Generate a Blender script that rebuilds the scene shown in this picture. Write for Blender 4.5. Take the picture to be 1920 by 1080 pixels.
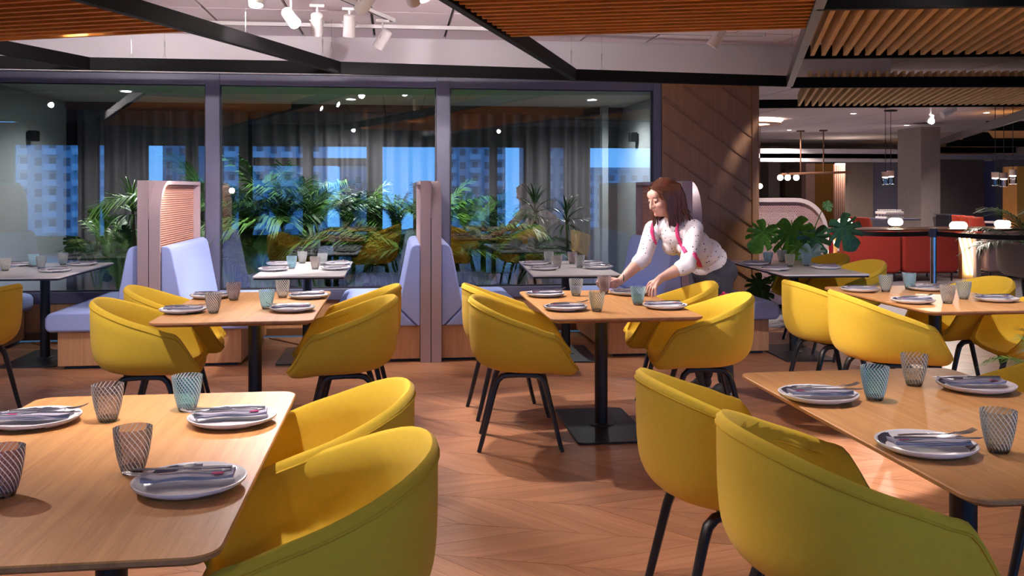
import bpy, bmesh, math, random
from math import sin, cos, pi, radians, sqrt, atan, atan2, exp
from mathutils import Vector, Matrix
from mathutils.bvhtree import BVHTree
S = bpy.context.scene
COL = S.collection
for o in list(bpy.data.objects): bpy.data.objects.remove(o)
random.seed(7)

# ------------------------------------------------------------------ camera, world, exposure
EYE = 1.40; FPX = 1750.0; TH = atan(218/FPX); HY = 354
cd = bpy.data.cameras.new('camera'); cam = bpy.data.objects.new('camera', cd); COL.objects.link(cam)
cd.sensor_fit = 'HORIZONTAL'; cd.sensor_width = 36; cd.lens = FPX/1920*36
cd.shift_y = -(540-HY)/1920; cd.clip_start = 0.05; cd.clip_end = 300
cam.location = (0, 0, EYE); cam.rotation_euler = (pi/2, 0, -TH)
S.camera = cam
S.view_settings.view_transform = 'Standard'; S.view_settings.look = 'None'
S.view_settings.gamma = 1; S.view_settings.use_curve_mapping = False
S.view_settings.exposure = 0.85
S.cycles.use_denoising = True
S.cycles.max_bounces = 10; S.cycles.diffuse_bounces = 4; S.cycles.glossy_bounces = 4
S.cycles.transmission_bounces = 6; S.cycles.transparent_max_bounces = 16
S.cycles.sample_clamp_indirect = 4.0
S.cycles.caustics_reflective = False; S.cycles.caustics_refractive = False
W = bpy.data.worlds.new('dusk_sky'); S.world = W; W.use_nodes = True
nt = W.node_tree; nt.nodes.clear()
def N(t, k, **kw):
    n = t.nodes.new('ShaderNode'+k)
    for a, b in kw.items(): setattr(n, a, b)
    return n
wo = N(nt, 'OutputWorld'); wb = N(nt, 'Background'); wr = N(nt, 'ValToRGB'); wt = N(nt, 'TexCoord'); ws = N(nt, 'SeparateXYZ')
nt.links.new(wt.outputs['Generated'], ws.inputs[0]); nt.links.new(ws.outputs[2], wr.inputs[0])
wr.color_ramp.elements[0].color = (0.13, 0.44, 1.0, 1); wr.color_ramp.elements[0].position = 0.0
wr.color_ramp.elements[1].color = (0.05, 0.22, 0.74, 1); wr.color_ramp.elements[1].position = 0.7
nt.links.new(wr.outputs[0], wb.inputs[0]); wb.inputs[1].default_value = SKY = 2.9
nt.links.new(wb.outputs[0], wo.inputs[0])

# ------------------------------------------------------------------ pixel <-> room
CT, ST = cos(TH), sin(TH)
def ray(px): return (px-960)/FPX
def D(px, py, Zc):                      # a point at camera depth Zc
    X = ray(px)*Zc
    return Vector((X*CT+Zc*ST, -X*ST+Zc*CT, EYE+(HY-py)/FPX*Zc))
def V(px, py, Y):                       # a point on the plane y = Y
    return D(px, py, Y/(CT-ray(px)*ST))
def G(px, py, z=0.0):                   # a point at height z
    return D(px, py, FPX*(EYE-z)/(py-HY))
def PX(p):                              # room -> photograph
    Zc = p[0]*ST+p[1]*CT; X = p[0]*CT-p[1]*ST
    return (960+FPX*X/Zc, HY+FPX*(EYE-p[2])/Zc, Zc)

# ------------------------------------------------------------------ materials
MT = {}
def newmat(name):
    m = bpy.data.materials.new(name); m.use_nodes = True; t = m.node_tree; t.nodes.clear()
    out = N(t, 'OutputMaterial'); MT[name] = m
    return m, t, out
def C4(c): return (c[0], c[1], c[2], 1)
def plain(name, col, rough=.5, metal=0, var=.06, scale=30, bump=0, bscale=200, emit=0, spec=.5, stretch=None, coat=0, sheen=0, c2=None, detail=3):
    m, t, out = newmat(name); b = N(t, 'BsdfPrincipled'); L = t.links.new
    L(b.outputs[0], out.inputs[0])
    b.inputs['Roughness'].default_value = rough; b.inputs['Metallic'].default_value = metal
    b.inputs['Specular IOR Level'].default_value = spec
    if coat: b.inputs['Coat Weight'].default_value = coat; b.inputs['Coat Roughness'].default_value = .25
    if sheen: b.inputs['Sheen Weight'].default_value = sheen; b.inputs['Sheen Roughness'].default_value = .5
    tc = N(t, 'TexCoord'); mp = N(t, 'Mapping'); L(tc.outputs['Object'], mp.inputs[0])
    if stretch: mp.inputs['Scale'].default_value = stretch
    nz = N(t, 'TexNoise'); nz.inputs['Scale'].default_value = scale; nz.inputs['Detail'].default_value = detail
    L(mp.outputs[0], nz.inputs['Vector'])
    mx = N(t, 'MixRGB'); L(nz.outputs['Fac'], mx.inputs[0])
    lo = c2 if c2 else tuple(v*(1-var) for v in col); hi = col if c2 else tuple(min(1, v*(1+var)) for v in col)
    if c2:
        rp = N(t, 'ValToRGB'); L(nz.outputs['Fac'], rp.inputs[0]); rp.color_ramp.elements[0].position = .35; rp.color_ramp.elements[1].position = .65
        rp.color_ramp.elements[0].color = C4(lo); rp.color_ramp.elements[1].color = C4(hi); L(rp.outputs[0], b.inputs['Base Color'])
    else:
        mx.inputs[1].default_value = C4(lo); mx.inputs[2].default_value = C4(hi); L(mx.outputs[0], b.inputs['Base Color'])
    if bump:
        bn = N(t, 'TexNoise'); bn.inputs['Scale'].default_value = bscale; bn.inputs['Detail'].default_value = 2
        L(mp.outputs[0], bn.inputs['Vector']); bp = N(t, 'Bump'); bp.inputs['Strength'].default_value = bump; bp.inputs['Distance'].default_value = .002
        L(bn.outputs['Fac'], bp.inputs['Height']); L(bp.outputs[0], b.inputs['Normal'])
    if emit:
        b.inputs['Emission Color'].default_value = C4(col); b.inputs['Emission Strength'].default_value = emit
    return m
def wood(name, c1, c2, axis=1, rough=.42, grain=26, rnd=0, island=False, coat=.12):
    m, t, out = newmat(name); b = N(t, 'BsdfPrincipled'); L = t.links.new
    L(b.outputs[0], out.inputs[0]); b.inputs['Roughness'].default_value = rough
    b.inputs['Coat Weight'].default_value = coat; b.inputs['Coat Roughness'].default_value = .3
    tc = N(t, 'TexCoord'); mp = N(t, 'Mapping'); L(tc.outputs['Object'], mp.inputs[0])
    sc = [grain, grain, grain]; sc[axis] = grain*.05; mp.inputs['Scale'].default_value = sc
    src = mp.outputs[0]
    if rnd:
        oi = N(t, 'NewGeometry') if island else N(t, 'ObjectInfo')
        ro = oi.outputs['Random Per Island'] if island else oi.outputs['Random']
        ml = N(t, 'Math', operation='MULTIPLY'); L(ro, ml.inputs[0]); ml.inputs[1].default_value = 50
        cx = N(t, 'CombineXYZ')
        for i in range(3): L(ml.outputs[0], cx.inputs[i])
        va = N(t, 'VectorMath', operation='ADD'); L(src, va.inputs[0]); L(cx.outputs[0], va.inputs[1]); src = va.outputs[0]
    n1 = N(t, 'TexNoise'); n1.inputs['Scale'].default_value = 1; n1.inputs['Detail'].default_value = 5; n1.inputs['Distortion'].default_value = .8; L(src, n1.inputs['Vector'])
    n2 = N(t, 'TexNoise'); n2.inputs['Scale'].default_value = 7; n2.inputs['Detail'].default_value = 2; L(src, n2.inputs['Vector'])
    ad = N(t, 'MixRGB'); ad.inputs[0].default_value = .35; L(n1.outputs['Fac'], ad.inputs[1]); L(n2.outputs['Fac'], ad.inputs[2])
    rp = N(t, 'ValToRGB'); L(ad.outputs[0], rp.inputs[0])
    rp.color_ramp.elements[0].position = .34; rp.color_ramp.elements[1].position = .66
    rp.color_ramp.elements[0].color = C4(c1); rp.color_ramp.elements[1].color = C4(c2)
    cs = rp.outputs[0]
    if rnd:
        hs = N(t, 'HueSaturation'); mr = N(t, 'MapRange'); L(ro, mr.inputs[0]); mr.inputs[3].default_value = 1-rnd; mr.inputs[4].default_value = 1+rnd
        L(mr.outputs[0], hs.inputs['Value']); L(cs, hs.inputs['Color']); cs = hs.outputs[0]
    L(cs, b.inputs['Base Color'])
    bp = N(t, 'Bump'); bp.inputs['Strength'].default_value = .12; bp.inputs['Distance'].default_value = .001; L(n2.outputs['Fac'], bp.inputs['Height']); L(bp.outputs[0], b.inputs['Normal'])
    return m
def emission(name, col, st):
    m, t, out = newmat(name); e = N(t, 'Emission'); e.inputs[0].default_value = C4(col); e.inputs[1].default_value = st
    t.links.new(e.outputs[0], out.inputs[0]); return m
def pane(name, tint, base=.16, k=1.0):
    m, t, out = newmat(name); L = t.links.new
    tr = N(t, 'BsdfTransparent'); tr.inputs[0].default_value = C4(tint); gl = N(t, 'BsdfGlossy'); gl.inputs['Roughness'].default_value = 0.0
    gl.inputs[0].default_value = (.95, .97, 1, 1)
    fr = N(t, 'Fresnel'); fr.inputs[0].default_value = 1.5; ma = N(t, 'Math', operation='MULTIPLY_ADD', use_clamp=True)
    L(fr.outputs[0], ma.inputs[0]); ma.inputs[1].default_value = k; ma.inputs[2].default_value = base
    mx = N(t, 'MixShader'); L(ma.outputs[0], mx.inputs[0]); L(tr.outputs[0], mx.inputs[1]); L(gl.outputs[0], mx.inputs[2]); L(mx.outputs[0], out.inputs[0])
    return m
def swirl(name, tint, stripe, n=22, k=300, duty=.26, body=.12):
    """blown glass tumbler with spiralling threads of white glass in its wall"""
    m, t, out = newmat(name); L = t.links.new
    tc = N(t, 'TexCoord'); sp = N(t, 'SeparateXYZ'); L(tc.outputs['Object'], sp.inputs[0])
    at = N(t, 'Math', operation='ARCTAN2'); L(sp.outputs[1], at.inputs[0]); L(sp.outputs[0], at.inputs[1])
    a1 = N(t, 'Math', operation='MULTIPLY'); L(at.outputs[0], a1.inputs[0]); a1.inputs[1].default_value = n/(2*pi)
    a2 = N(t, 'Math', operation='MULTIPLY_ADD'); L(sp.outputs[2], a2.inputs[0]); a2.inputs[1].default_value = k*n/(2*pi)/24; L(a1.outputs[0], a2.inputs[2])
    fr = N(t, 'Math', operation='FRACT'); L(a2.outputs[0], fr.inputs[0])
    lt = N(t, 'Math', operation='LESS_THAN'); L(fr.outputs[0], lt.inputs[0]); lt.inputs[1].default_value = duty
    tr = N(t, 'BsdfTransparent'); tr.inputs[0].default_value = C4(tint)
    df = N(t, 'BsdfDiffuse'); df.inputs[0].default_value = C4(tuple(v*.8 for v in tint)); mb = N(t, 'MixShader'); mb.inputs[0].default_value = body
    L(tr.outputs[0], mb.inputs[1]); L(df.outputs[0], mb.inputs[2])
    gl = N(t, 'BsdfGlossy'); gl.inputs['Roughness'].default_value = .04
    f = N(t, 'Fresnel'); f.inputs[0].default_value = 1.45
    m1 = N(t, 'MixShader'); L(f.outputs[0], m1.inputs[0]); L(mb.outputs[0], m1.inputs[1]); L(gl.outputs[0], m1.inputs[2])
    dw = N(t, 'BsdfDiffuse'); dw.inputs[0].default_value = C4(stripe); tl = N(t, 'BsdfTranslucent'); tl.inputs[0].default_value = C4(stripe)
    mw = N(t, 'MixShader'); mw.inputs[0].default_value = .5; L(dw.outputs[0], mw.inputs[1]); L(tl.outputs[0], mw.inputs[2])
    mf = N(t, 'MixShader'); L(lt.outputs[0], mf.inputs[0]); L(m1.outputs[0], mf.inputs[1]); L(mw.outputs[0], mf.inputs[2]); L(mf.outputs[0], out.inputs[0])
    return m

plain('yellow_fabric', (.74, .49, .045), .9, var=.07, scale=60, bump=.25, bscale=700, sheen=.08, spec=.1)
plain('yellow_piping', (.68, .43, .04), .9, var=.05, scale=60, bump=.2, bscale=700, spec=.1)
plain('black_ash', (.012, .012, .015), .38, var=.3, scale=40, stretch=(1, 1, .1))
plain('black_metal', (.010, .010, .013), .42, var=.15)
plain('black_plate', (.022, .022, .030), .36, var=.15)
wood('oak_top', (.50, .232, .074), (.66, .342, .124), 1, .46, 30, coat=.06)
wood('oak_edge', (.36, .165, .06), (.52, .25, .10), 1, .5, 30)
wood('oak_base', (.50, .255, .11), (.66, .36, .17), 2, .5, 34)
wood('oak_wall', (.25, .120, .055), (.34, .175, .085), 2, .5, 30)
wood('oak_batten', (.20, .092, .04), (.28, .135, .06), 0, .5, 30)
wood('oak_slat', (.55, .225, .045), (.74, .325, .068), 0, .75, 20, coat=0)
wood('oak_blade', (.66, .44, .21), (.80, .58, .31), 1, .8, 16, coat=0)
wood('floor_plank', (.37, .155, .072), (.52, .25, .130), 0, .34, 22, rnd=.13, coat=.2)
wood('floor_plank_far', (.37, .155, .072), (.52, .25, .130), 0, .34, 22, rnd=.13, island=True, coat=.2)
wood('floor_sub', (.30, .15, .075), (.42, .22, .12), 0, .45, 22)
plain('white_stone', (.80, .77, .78), .22, var=.03, scale=14, coat=.3)
plain('white_plaster', (.72, .68, .70), .85, var=.02, scale=5, bump=.05, bscale=120)
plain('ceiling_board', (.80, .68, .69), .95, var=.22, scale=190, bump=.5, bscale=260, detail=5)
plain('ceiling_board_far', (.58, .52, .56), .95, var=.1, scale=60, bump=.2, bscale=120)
plain('shadow_gap', (.05, .045, .045), .9)
plain('white_metal', (.80, .76, .76), .4, var=.02)
plain('rail_metal', (.62, .58, .58), .4, var=.03)
plain('steel_beam', (.006, .0055, .006), .6, var=.3, scale=14, spec=.12)
plain('steel_beam_grey', (.11, .10, .105), .36, var=.25, scale=14, metal=.6)
plain('cable_steel', (.5, .48, .48), .3, metal=1)
plain('frame_dark', (.105, .105, .165), .42, var=.12, scale=20)
plain('frame_black', (.02, .02, .028), .4, var=.12, scale=20)
plain('blue_fabric', (.40, .50, .92), .92, var=.04, scale=50, bump=.2, bscale=600, sheen=.1, spec=.1)
plain('taupe_metal', (.44, .34, .37), .45, var=.03, scale=9)
plain('terracotta_panel', (.66, .36, .28), .6, var=.03, scale=9)
plain('terrace_wall', (.40, .43, .45), .9, var=.06, scale=3, bump=.08, bscale=60)
plain('terrace_ceiling', (.44, .46, .47), .9, var=.03, scale=4)
plain('grey_floor', (.30, .28, .31), .5, var=.06, scale=6)
plain('terrace_floor', (.16, .16, .17), .5, var=.1, scale=6)
plain('curtain_cloth', (.19, .175, .19), .95, var=.1, scale=8, bump=.1, bscale=300, stretch=(6, 6, 1))
plain('rail_brown', (.05, .04, .035), .6)
plain('ceramic', (.84, .82, .83), .18, var=.015, scale=8, coat=.3)
plain('napkin_cloth', (.34, .32, .40), .9, var=.05, scale=60, bump=.3, bscale=500)
plain('cutlery_steel', (.50, .49, .53), .24, metal=1, var=.03)
plain('knife_dark', (.20, .195, .235), .30, metal=.9, var=.03)
plain('magenta_cloth', (.62, .045, .17), .75, var=.05)
plain('leaf_dark', (.034, .105, .022), .4, var=.3, scale=12, c2=(.014, .05, .013))
plain('leaf_green', (.11, .30, .025), .4, var=.3, scale=12, c2=(.05, .18, .018))
plain('leaf_bright', (.15, .34, .030), .42, var=.3, scale=12, c2=(.075, .22, .020))
plain('leaf_palm', (.13, .29, .05), .45, var=.3, scale=10, c2=(.055, .16, .032))
plain('leaf_olive', (.24, .30, .06), .5, var=.3, scale=10, c2=(.12, .18, .035))
plain('leaf_reflection', (.28, .42, .36), .5, var=.2, scale=10)  # blue-grey leaf colour standing in for a bluish glass reflection
plain('stem_brown', (.12, .085, .04), .7, var=.3)
plain('stem_green', (.10, .19, .035), .5, var=.2)
plain('pot_clay', (.40, .36, .32), .8, var=.1)
plain('pot_dark', (.05, .05, .055), .7, var=.1)
plain('soil', (.03, .02, .014), 1, var=.4)
plain('concrete', (.30, .262, .255), .85, var=.14, scale=7, bump=.12, bscale=60)
plain('red_fabric', (.33, .027, .015), .9, var=.12, scale=30, bump=.2, bscale=400)
plain('red_shell', (.58, .062, .028), .45, var=.04)
plain('red_paint', (.40, .012, .02), .35)
plain('pink_fabric', (.42, .27, .235), .9, var=.08, scale=30)
plain('pink_metal', (.80, .62, .58), .5, var=.02)
plain('pink_mesh', (.80, .50, .46), .5, var=.03)
plain('gold_panel', (.62, .36, .13), .5, var=.05)
plain('far_wood', (.52, .27, .06), .5, var=.2, scale=6, stretch=(6, 6, .4))
plain('far_pink', (.62, .42, .36), .7, var=.08, scale=6)
plain('far_brown', (.26, .205, .17), .85, var=.1, scale=3)
plain('far_blue', (.25, .25, .32), .85, var=.12, scale=2)
plain('far_dark', (.12, .095, .095), .85, var=.12, scale=2)
plain('far_violet', (.17, .16, .33), .8, var=.1, scale=2)
plain('far_grey', (.30, .28, .29), .7, var=.06, scale=2)
plain('chrome', (.62, .62, .70), .2, metal=1)
plain('belt_black', (.012, .012, .012), .8)
plain('copper', (.16, .075, .045), .4, metal=.7)
plain('skin', (.74, .43, .335), .5, var=.05, scale=14)
plain('lip', (.62, .20, .17), .45)
plain('eye_dark', (.03, .02, .015), .3)
plain('trousers_navy', (.036, .038, .058), .85, var=.2, scale=40, bump=.2, bscale=300)
plain('shoe_black', (.03, .03, .034), .6, var=.5, scale=60)
plain('shoe_sole', (.30, .29, .29), .7)
plain('hair_brown', (.125, .040, .020), .36, var=.5, scale=26, stretch=(3, 3, .5), c2=(.055, .018, .011))
plain('building_white', (.48, .58, .66), .9, var=.05, scale=.4)
plain('building_grey', (.42, .45, .50), .9, var=.08, scale=.4)
plain('building_brick', (.40, .33, .34), .9, var=.1, scale=.4)
plain('window_dusk', (.10, .12, .16), .2)
plain('rail_white', (.8, .8, .82), .6)
emission('lamp_glow', (1, .93, .86), 22)
emission('lens_glow', (1, .95, .90), 60)
emission('shade_glow', (1, .84, .66), 7)
emission('strip_glow', (1, .80, .62), 7)
emission('ring_glow', (1, .90, .84), 1.0)
emission('amber_glow', (1, .78, .5), 9)
pane('window_glass', (.74, .80, .82), .155, 1.0)
pane('clear_glass', (.93, .95, .95), .02, 1.0)
swirl('swirl_teal', (.34, .72, .86), (.86, .93, .96), 26, 420, .30, .16)
swirl('swirl_smoke', (.60, .54, .50), (.88, .85, .82), 22, 420, .22, .18)
swirl('swirl_plum', (.50, .38, .40), (.86, .80, .80), 24, 420, .24, .2)
swirl('swirl_olive', (.70, .68, .48), (.88, .86, .76), 22, 420, .26, .12)
swirl('swirl_grey', (.62, .68, .68), (.86, .88, .88), 22, 420, .24, .14)
swirl('swirl_clear', (.84, .82, .74), (.92, .90, .84), 20, 420, .26, .08)

# ------------------------------------------------------------------ mesh building
class MB:
    def __init__(s): s.v = []; s.f = []
    def add(s, vs, fs):
        o = len(s.v); s.v += [tuple(p) for p in vs]; s.f += [tuple(i+o for i in f) for f in fs]; return s
    def box(s, x0, y0, z0, x1, y1, z1, M=None):
        vs = [Vector(p) for p in ((x0, y0, z0), (x1, y0, z0), (x1, y1, z0), (x0, y1, z0), (x0, y0, z1), (x1, y0, z1), (x1, y1, z1), (x0, y1, z1))]
        if M: vs = [M @ p for p in vs]
        return s.add(vs, [(0, 3, 2, 1), (4, 5, 6, 7), (0, 1, 5, 4), (1, 2, 6, 5), (2, 3, 7, 6), (3, 0, 4, 7)])
    def prism(s, poly, a, b, fn):
        """poly: 2-D outline; fn(u, v, w) -> point; extruded from w=a to w=b"""
        n = len(poly); vs = [fn(u, v, a) for u, v in poly]+[fn(u, v, b) for u, v in poly]
        fs = [tuple(range(n-1, -1, -1)), tuple(range(n, 2*n))]+[(i, (i+1) % n, n+(i+1) % n, n+i) for i in range(n)]
        return s.add(vs, fs)
    def tube(s, pts, r, n=8, caps=True, up=None, flat=1.0):
        """swept ring along a path; r number or list; flat squashes the ring along its second axis"""
        pts = [Vector(p) for p in pts]; m = len(pts); rs = r if isinstance(r, (list, tuple)) else [r]*m
        vs = []; pv = Vector(up) if up else None
        for i, p in enumerate(pts):
            d = (pts[min(i+1, m-1)]-pts[max(i-1, 0)]).normalized()
            if pv is None: pv = Vector((0, 0, 1)) if abs(d.z) < .9 else Vector((1, 0, 0))
            a = d.cross(pv)
            if a.length < 1e-6: a = d.orthogonal()
            a.normalize(); b = a.cross(d).normalized(); pv = b
            for k in range(n):
                t = 2*pi*(k+.5)/n; vs.append(p+a*cos(t)*rs[i]+b*sin(t)*rs[i]*flat)
        fs = [(i*n+k, i*n+(k+1) % n, (i+1)*n+(k+1) % n, (i+1)*n+k) for i in range(m-1) for k in range(n)]
        if caps: fs += [tuple(range(n-1, -1, -1)), tuple(range((m-1)*n, m*n))]
        return s.add(vs, fs)
    def lathe(s, prof, n=24, c=(0, 0, 0), M=None):
        """prof: (r, z) from bottom to top; r=0 closes to a point"""
        vs = []; rings = []
        for r, z in prof:
            if r < 1e-6: rings.append([len(vs)]); vs.append(Vector((c[0], c[1], c[2]+z)))
            else:
                rings.append(list(range(len(vs), len(vs)+n)))
                vs += [Vector((c[0]+r*cos(2*pi*k/n), c[1]+r*sin(2*pi*k/n), c[2]+z)) for k in range(n)]
        fs = []
        for A, B in zip(rings, rings[1:]):
            for k in range(n):
                k2 = (k+1) % n
                if len(A) == 1 and len(B) == 1: continue
                if len(A) == 1: fs.append((A[0], B[k2], B[k]))
                elif len(B) == 1: fs.append((A[k], A[k2], B[0]))
                else: fs.append((A[k], A[k2], B[k2], B[k]))
        if M: vs = [M @ p for p in vs]
        return s.add(vs, fs)
    def ball(s, c, r, n=12, sz=(1, 1, 1), M=None):
        vs = []; fs = []; h = n//2
        pr = [(sin(pi*i/h), -cos(pi*i/h)) for i in range(h+1)]
        o = MB().lathe(pr, n)
        T = Matrix.Translation(Vector(c)) @ (M if M else Matrix.Identity(4)) @ Matrix.Diagonal((r*sz[0], r*sz[1], r*sz[2], 1))
        return s.add([T @ Vector(p) for p in o.v], o.f)
    def grid(s, rows, closed_u=False):
        m = len(rows); n = len(rows[0]); vs = [p for r in rows for p in r]; fs = []
        for i in range(m-1 if not closed_u else m):
            for k in range(n-1):
                i2 = (i+1) % m; fs.append((i*n+k, i*n+k+1, i2*n+k+1, i2*n+k))
        return s.add(vs, fs)
    def mesh(s, name, smooth=40):
        me = bpy.data.meshes.new(name); me.from_pydata(s.v, [], s.f); me.update()
        bm = bmesh.new(); bm.from_mesh(me); bmesh.ops.recalc_face_normals(bm, faces=bm.faces); bm.to_mesh(me); bm.free()
        if smooth:
            me.polygons.foreach_set('use_smooth', [True]*len(me.polygons)); me.set_sharp_from_angle(angle=radians(smooth))
        return me

def link(name, me, mat, parent=None, loc=None, rz=None):
    o = bpy.data.objects.new(name, me); COL.objects.link(o)
    if mat is not None and not me.materials: me.materials.append(MT[mat] if isinstance(mat, str) else mat)
    if parent: o.parent = parent
    if loc is not None: o.location = loc
    if rz: o.rotation_euler = (0, 0, rz)
    return o
def obj(name, mb, mat, parent=None, smooth=40, bevel=0, seg=2, loc=None, rz=None, kind=None, label=None):
    o = link(name, mb.mesh(name, smooth), mat, parent, loc, rz)
    if bevel:
        b = o.modifiers.new('bevel', 'BEVEL'); b.width = bevel; b.segments = seg; b.limit_method = 'ANGLE'; b.angle_limit = radians(40); b.harden_normals = False
    if kind: o['kind'] = kind
    if label: o['label'] = label
    return o
def tag(o, label, cat, group=None):
    o['label'] = label; o['category'] = cat
    if group: o['group'] = group
    return o
def thing(name, label, cat, loc=(0, 0, 0), rz=0, group=None):
    o = bpy.data.objects.new(name, None); COL.objects.link(o); o.location = loc; o.rotation_euler = (0, 0, rz); o.empty_display_size = .1
    return tag(o, label, cat, group)
def struct(name, mb=None, mat=None, parent=None, **kw):
    if mb is None:
        o = bpy.data.objects.new(name, None); COL.objects.link(o); o.parent = parent
    else: o = obj(name, mb, mat, parent, **kw)
    if parent is None: o['kind'] = 'structure'
    return o
def dup(root, loc, rz=0, label=None, group=None):
    r = root.copy(); COL.objects.link(r); r.location = loc; r.rotation_euler = (0, 0, rz)
    if label: r['label'] = label
    if group: r['group'] = group
    for ch in list(root.children):
        c = ch.copy(); COL.objects.link(c); c.parent = r
        for g in ch.children:
            d = g.copy(); COL.objects.link(d); d.parent = c
    return r
def rbox(x0, y0, x1, y1, r, n=5):
    out = []
    for cx, cy, a in ((x1-r, y1-r, 0), (x0+r, y1-r, 90), (x0+r, y0+r, 180), (x1-r, y0+r, 270)):
        out += [(cx+r*cos(radians(a+90*k/n)), cy+r*sin(radians(a+90*k/n))) for k in range(n+1)]
    return out
def spot(name, loc, target, power, col=(1, .90, .87), size=60, blend=.35, radius=.035):
    l = bpy.data.lights.new(name, 'SPOT'); l.energy = power; l.color = col; l.spot_size = radians(size); l.spot_blend = blend; l.shadow_soft_size = radius
    o = bpy.data.objects.new(name, l); COL.objects.link(o); o.location = loc
    o.rotation_euler = (Vector(target)-Vector(loc)).to_track_quat('-Z', 'Y').to_euler(); return o
def point(name, loc, power, col=(1, .85, .7), radius=.08):
    l = bpy.data.lights.new(name, 'POINT'); l.energy = power; l.color = col; l.shadow_soft_size = radius
    o = bpy.data.objects.new(name, l); COL.objects.link(o); o.location = loc; return o
# ================================================================== THE ROOM
YW = 9.10                                                # face of the glazed wall
CEIL = 2.85
fl = struct('floor', MB().box(-9, -3.4, -.12, 17.2, YW, -.012), 'floor_sub', smooth=0)
struct('floor_corridor', MB().box(3.3, YW, -.12, 17.2, 33, 0), 'grey_floor', smooth=0)
struct('floor_terrace', MB().box(-4.4, YW+.1, -.12, 3.3, 12.8, 0), 'terrace_floor', smooth=0)
# ceiling boards with shadow gaps
ce = struct('ceiling', MB().box(-9, -3.4, CEIL+.025, 17.2, 33, CEIL+.12), 'shadow_gap', smooth=0)
T = .665
tile = MB().box(.012, .012, 0, T-.012, T-.012, .03).mesh('ceiling_tile', 0)
rest = MB()
x0, y0 = 1.13-8*T, YW-.05-19*T
for i in range(-6, 33):
    for j in range(0, 19):
        X, Y = x0+i*T, y0+j*T
        if X+T > 17.2 or X < -9: continue
        if Y > 5.6 and -4.6 < X < 5.4: link('ceiling_tile', tile, 'ceiling_board', ce, (X, Y, CEIL))
        elif Y < 5.6: rest.box(X+.012, Y+.012, CEIL, X+T-.012, Y+T-.012, CEIL+.03)
        else: rest.box(X+.012, Y+.012, CEIL, X+T-.012, Y+T-.012, CEIL+.03)
obj('tile_field', rest, 'ceiling_board', ce, smooth=0, kind='stuff')
board = MB().box(.01, .012, 0, 1.19, 4.55, .03).mesh('ceiling_board', 0)
for i in range(0, 12):
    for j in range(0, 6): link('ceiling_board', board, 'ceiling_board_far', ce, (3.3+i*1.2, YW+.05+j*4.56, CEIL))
# bulkhead over the glazing, with its strip, runs on past the oak panel
XS = V(1670, 130, YW-.05).x
struct('trim_1', MB().box(-9, YW-.05, 2.515, XS, YW+.22, CEIL+.03), 'white_plaster', smooth=0)
struct('trim_2', MB().box(-9, YW-.07, 2.488, 3.66, YW+.2, 2.512), 'white_metal', smooth=0)
# glazed wall: four bays
GZ0, GZ1 = .44, 2.385
edges = [-6.06, -3.89, -1.717, .458, 2.60]
for k in range(4):
    a, b = edges[k], edges[k+1]
    w = struct('window_%d' % (k+1))
    obj('frame_head', MB().box(a, YW, GZ1, b, YW+.12, 2.487), 'frame_dark', w, bevel=.004)
    obj('frame_sill', MB().box(a, YW-.01, .335, b, YW+.12, GZ0), 'frame_dark', w, bevel=.004)
    obj('mullion', MB().box(b-(.065 if k < 3 else .04), YW-.012, .335, b+(.065 if k < 3 else .04), YW+.12, 2.487), 'frame_dark', w, bevel=.004)
    gb = MB()
    l0, r0 = a+.065, b-(.065 if k < 3 else .04)
    for (u0, v0, u1, v1) in ((l0, GZ0, l0+.012, GZ1), (r0-.012, GZ0, r0, GZ1), (l0, GZ0, r0, GZ0+.014), (l0, GZ1-.012, r0, GZ1)): gb.box(u0, YW+.03, v0, u1, YW+.05, v1)
    obj('glazing_bead', gb, 'frame_black', w, smooth=0)
    obj('glass_pane', MB().add([(l0, YW+.055, GZ0), (r0, YW+.055, GZ0), (r0, YW+.055, GZ1), (l0, YW+.055, GZ1)], [(0, 1, 2, 3)]), 'window_glass', w, smooth=0)
wf = struct('wall_front', MB().box(-9, YW+.02, 0, 2.66, YW+.11, .335), 'oak_base', smooth=0)
struct('baseboard_front', MB().box(-9, YW-.01, 0, 2.64, YW+.02, .07), 'oak_batten', smooth=0)
struct('wall_front_left', MB().box(-9, YW+.0, .335, -6.06, YW+.15, 2.49), 'terrace_wall', smooth=0)
# oak panelling with slanting battens
wp = struct('wall_front_right', MB().box(2.642, YW-.02, 0, 3.60, YW+.30, 2.50), 'oak_wall', smooth=0)
obj('corner_post', MB().box(3.575, YW-.05, 0, 3.645, YW+.31, 2.50), 'oak_wall', wp, bevel=.004)
def batten(px0, py0, px1, py1):
    a = V(px0, py0, YW-.02); b = V(px1, py1, YW-.02)
    a.x = max(a.x, 2.65); b.x = min(b.x, 3.572)
    d = (b-a).normalized(); n = Vector((-d.z, 0, d.x))*.011; o = Vector((0, -.016, 0))
    m = MB().add([a-n, b-n, b+n, a+n, a-n+o, b-n+o, b+n+o, a+n+o], [(0, 3, 2, 1), (4, 5, 6, 7), (0, 1, 5, 4), (1, 2, 6, 5), (2, 3, 7, 6), (3, 0, 4, 7)])
    obj('batten', m, 'oak_batten', wp, smooth=0)
for q in ((1353, 164, 1416, 204), (1280, 162, 1416, 255), (1241, 184, 1416, 304), (1241, 232, 1416, 352), (1245, 285, 1336, 349), (1374, 349, 1416, 374),
          (1328, 369, 1416, 421), (1330, 418, 1416, 469), (1340, 478, 1416, 522)): batten(*q)

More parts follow.
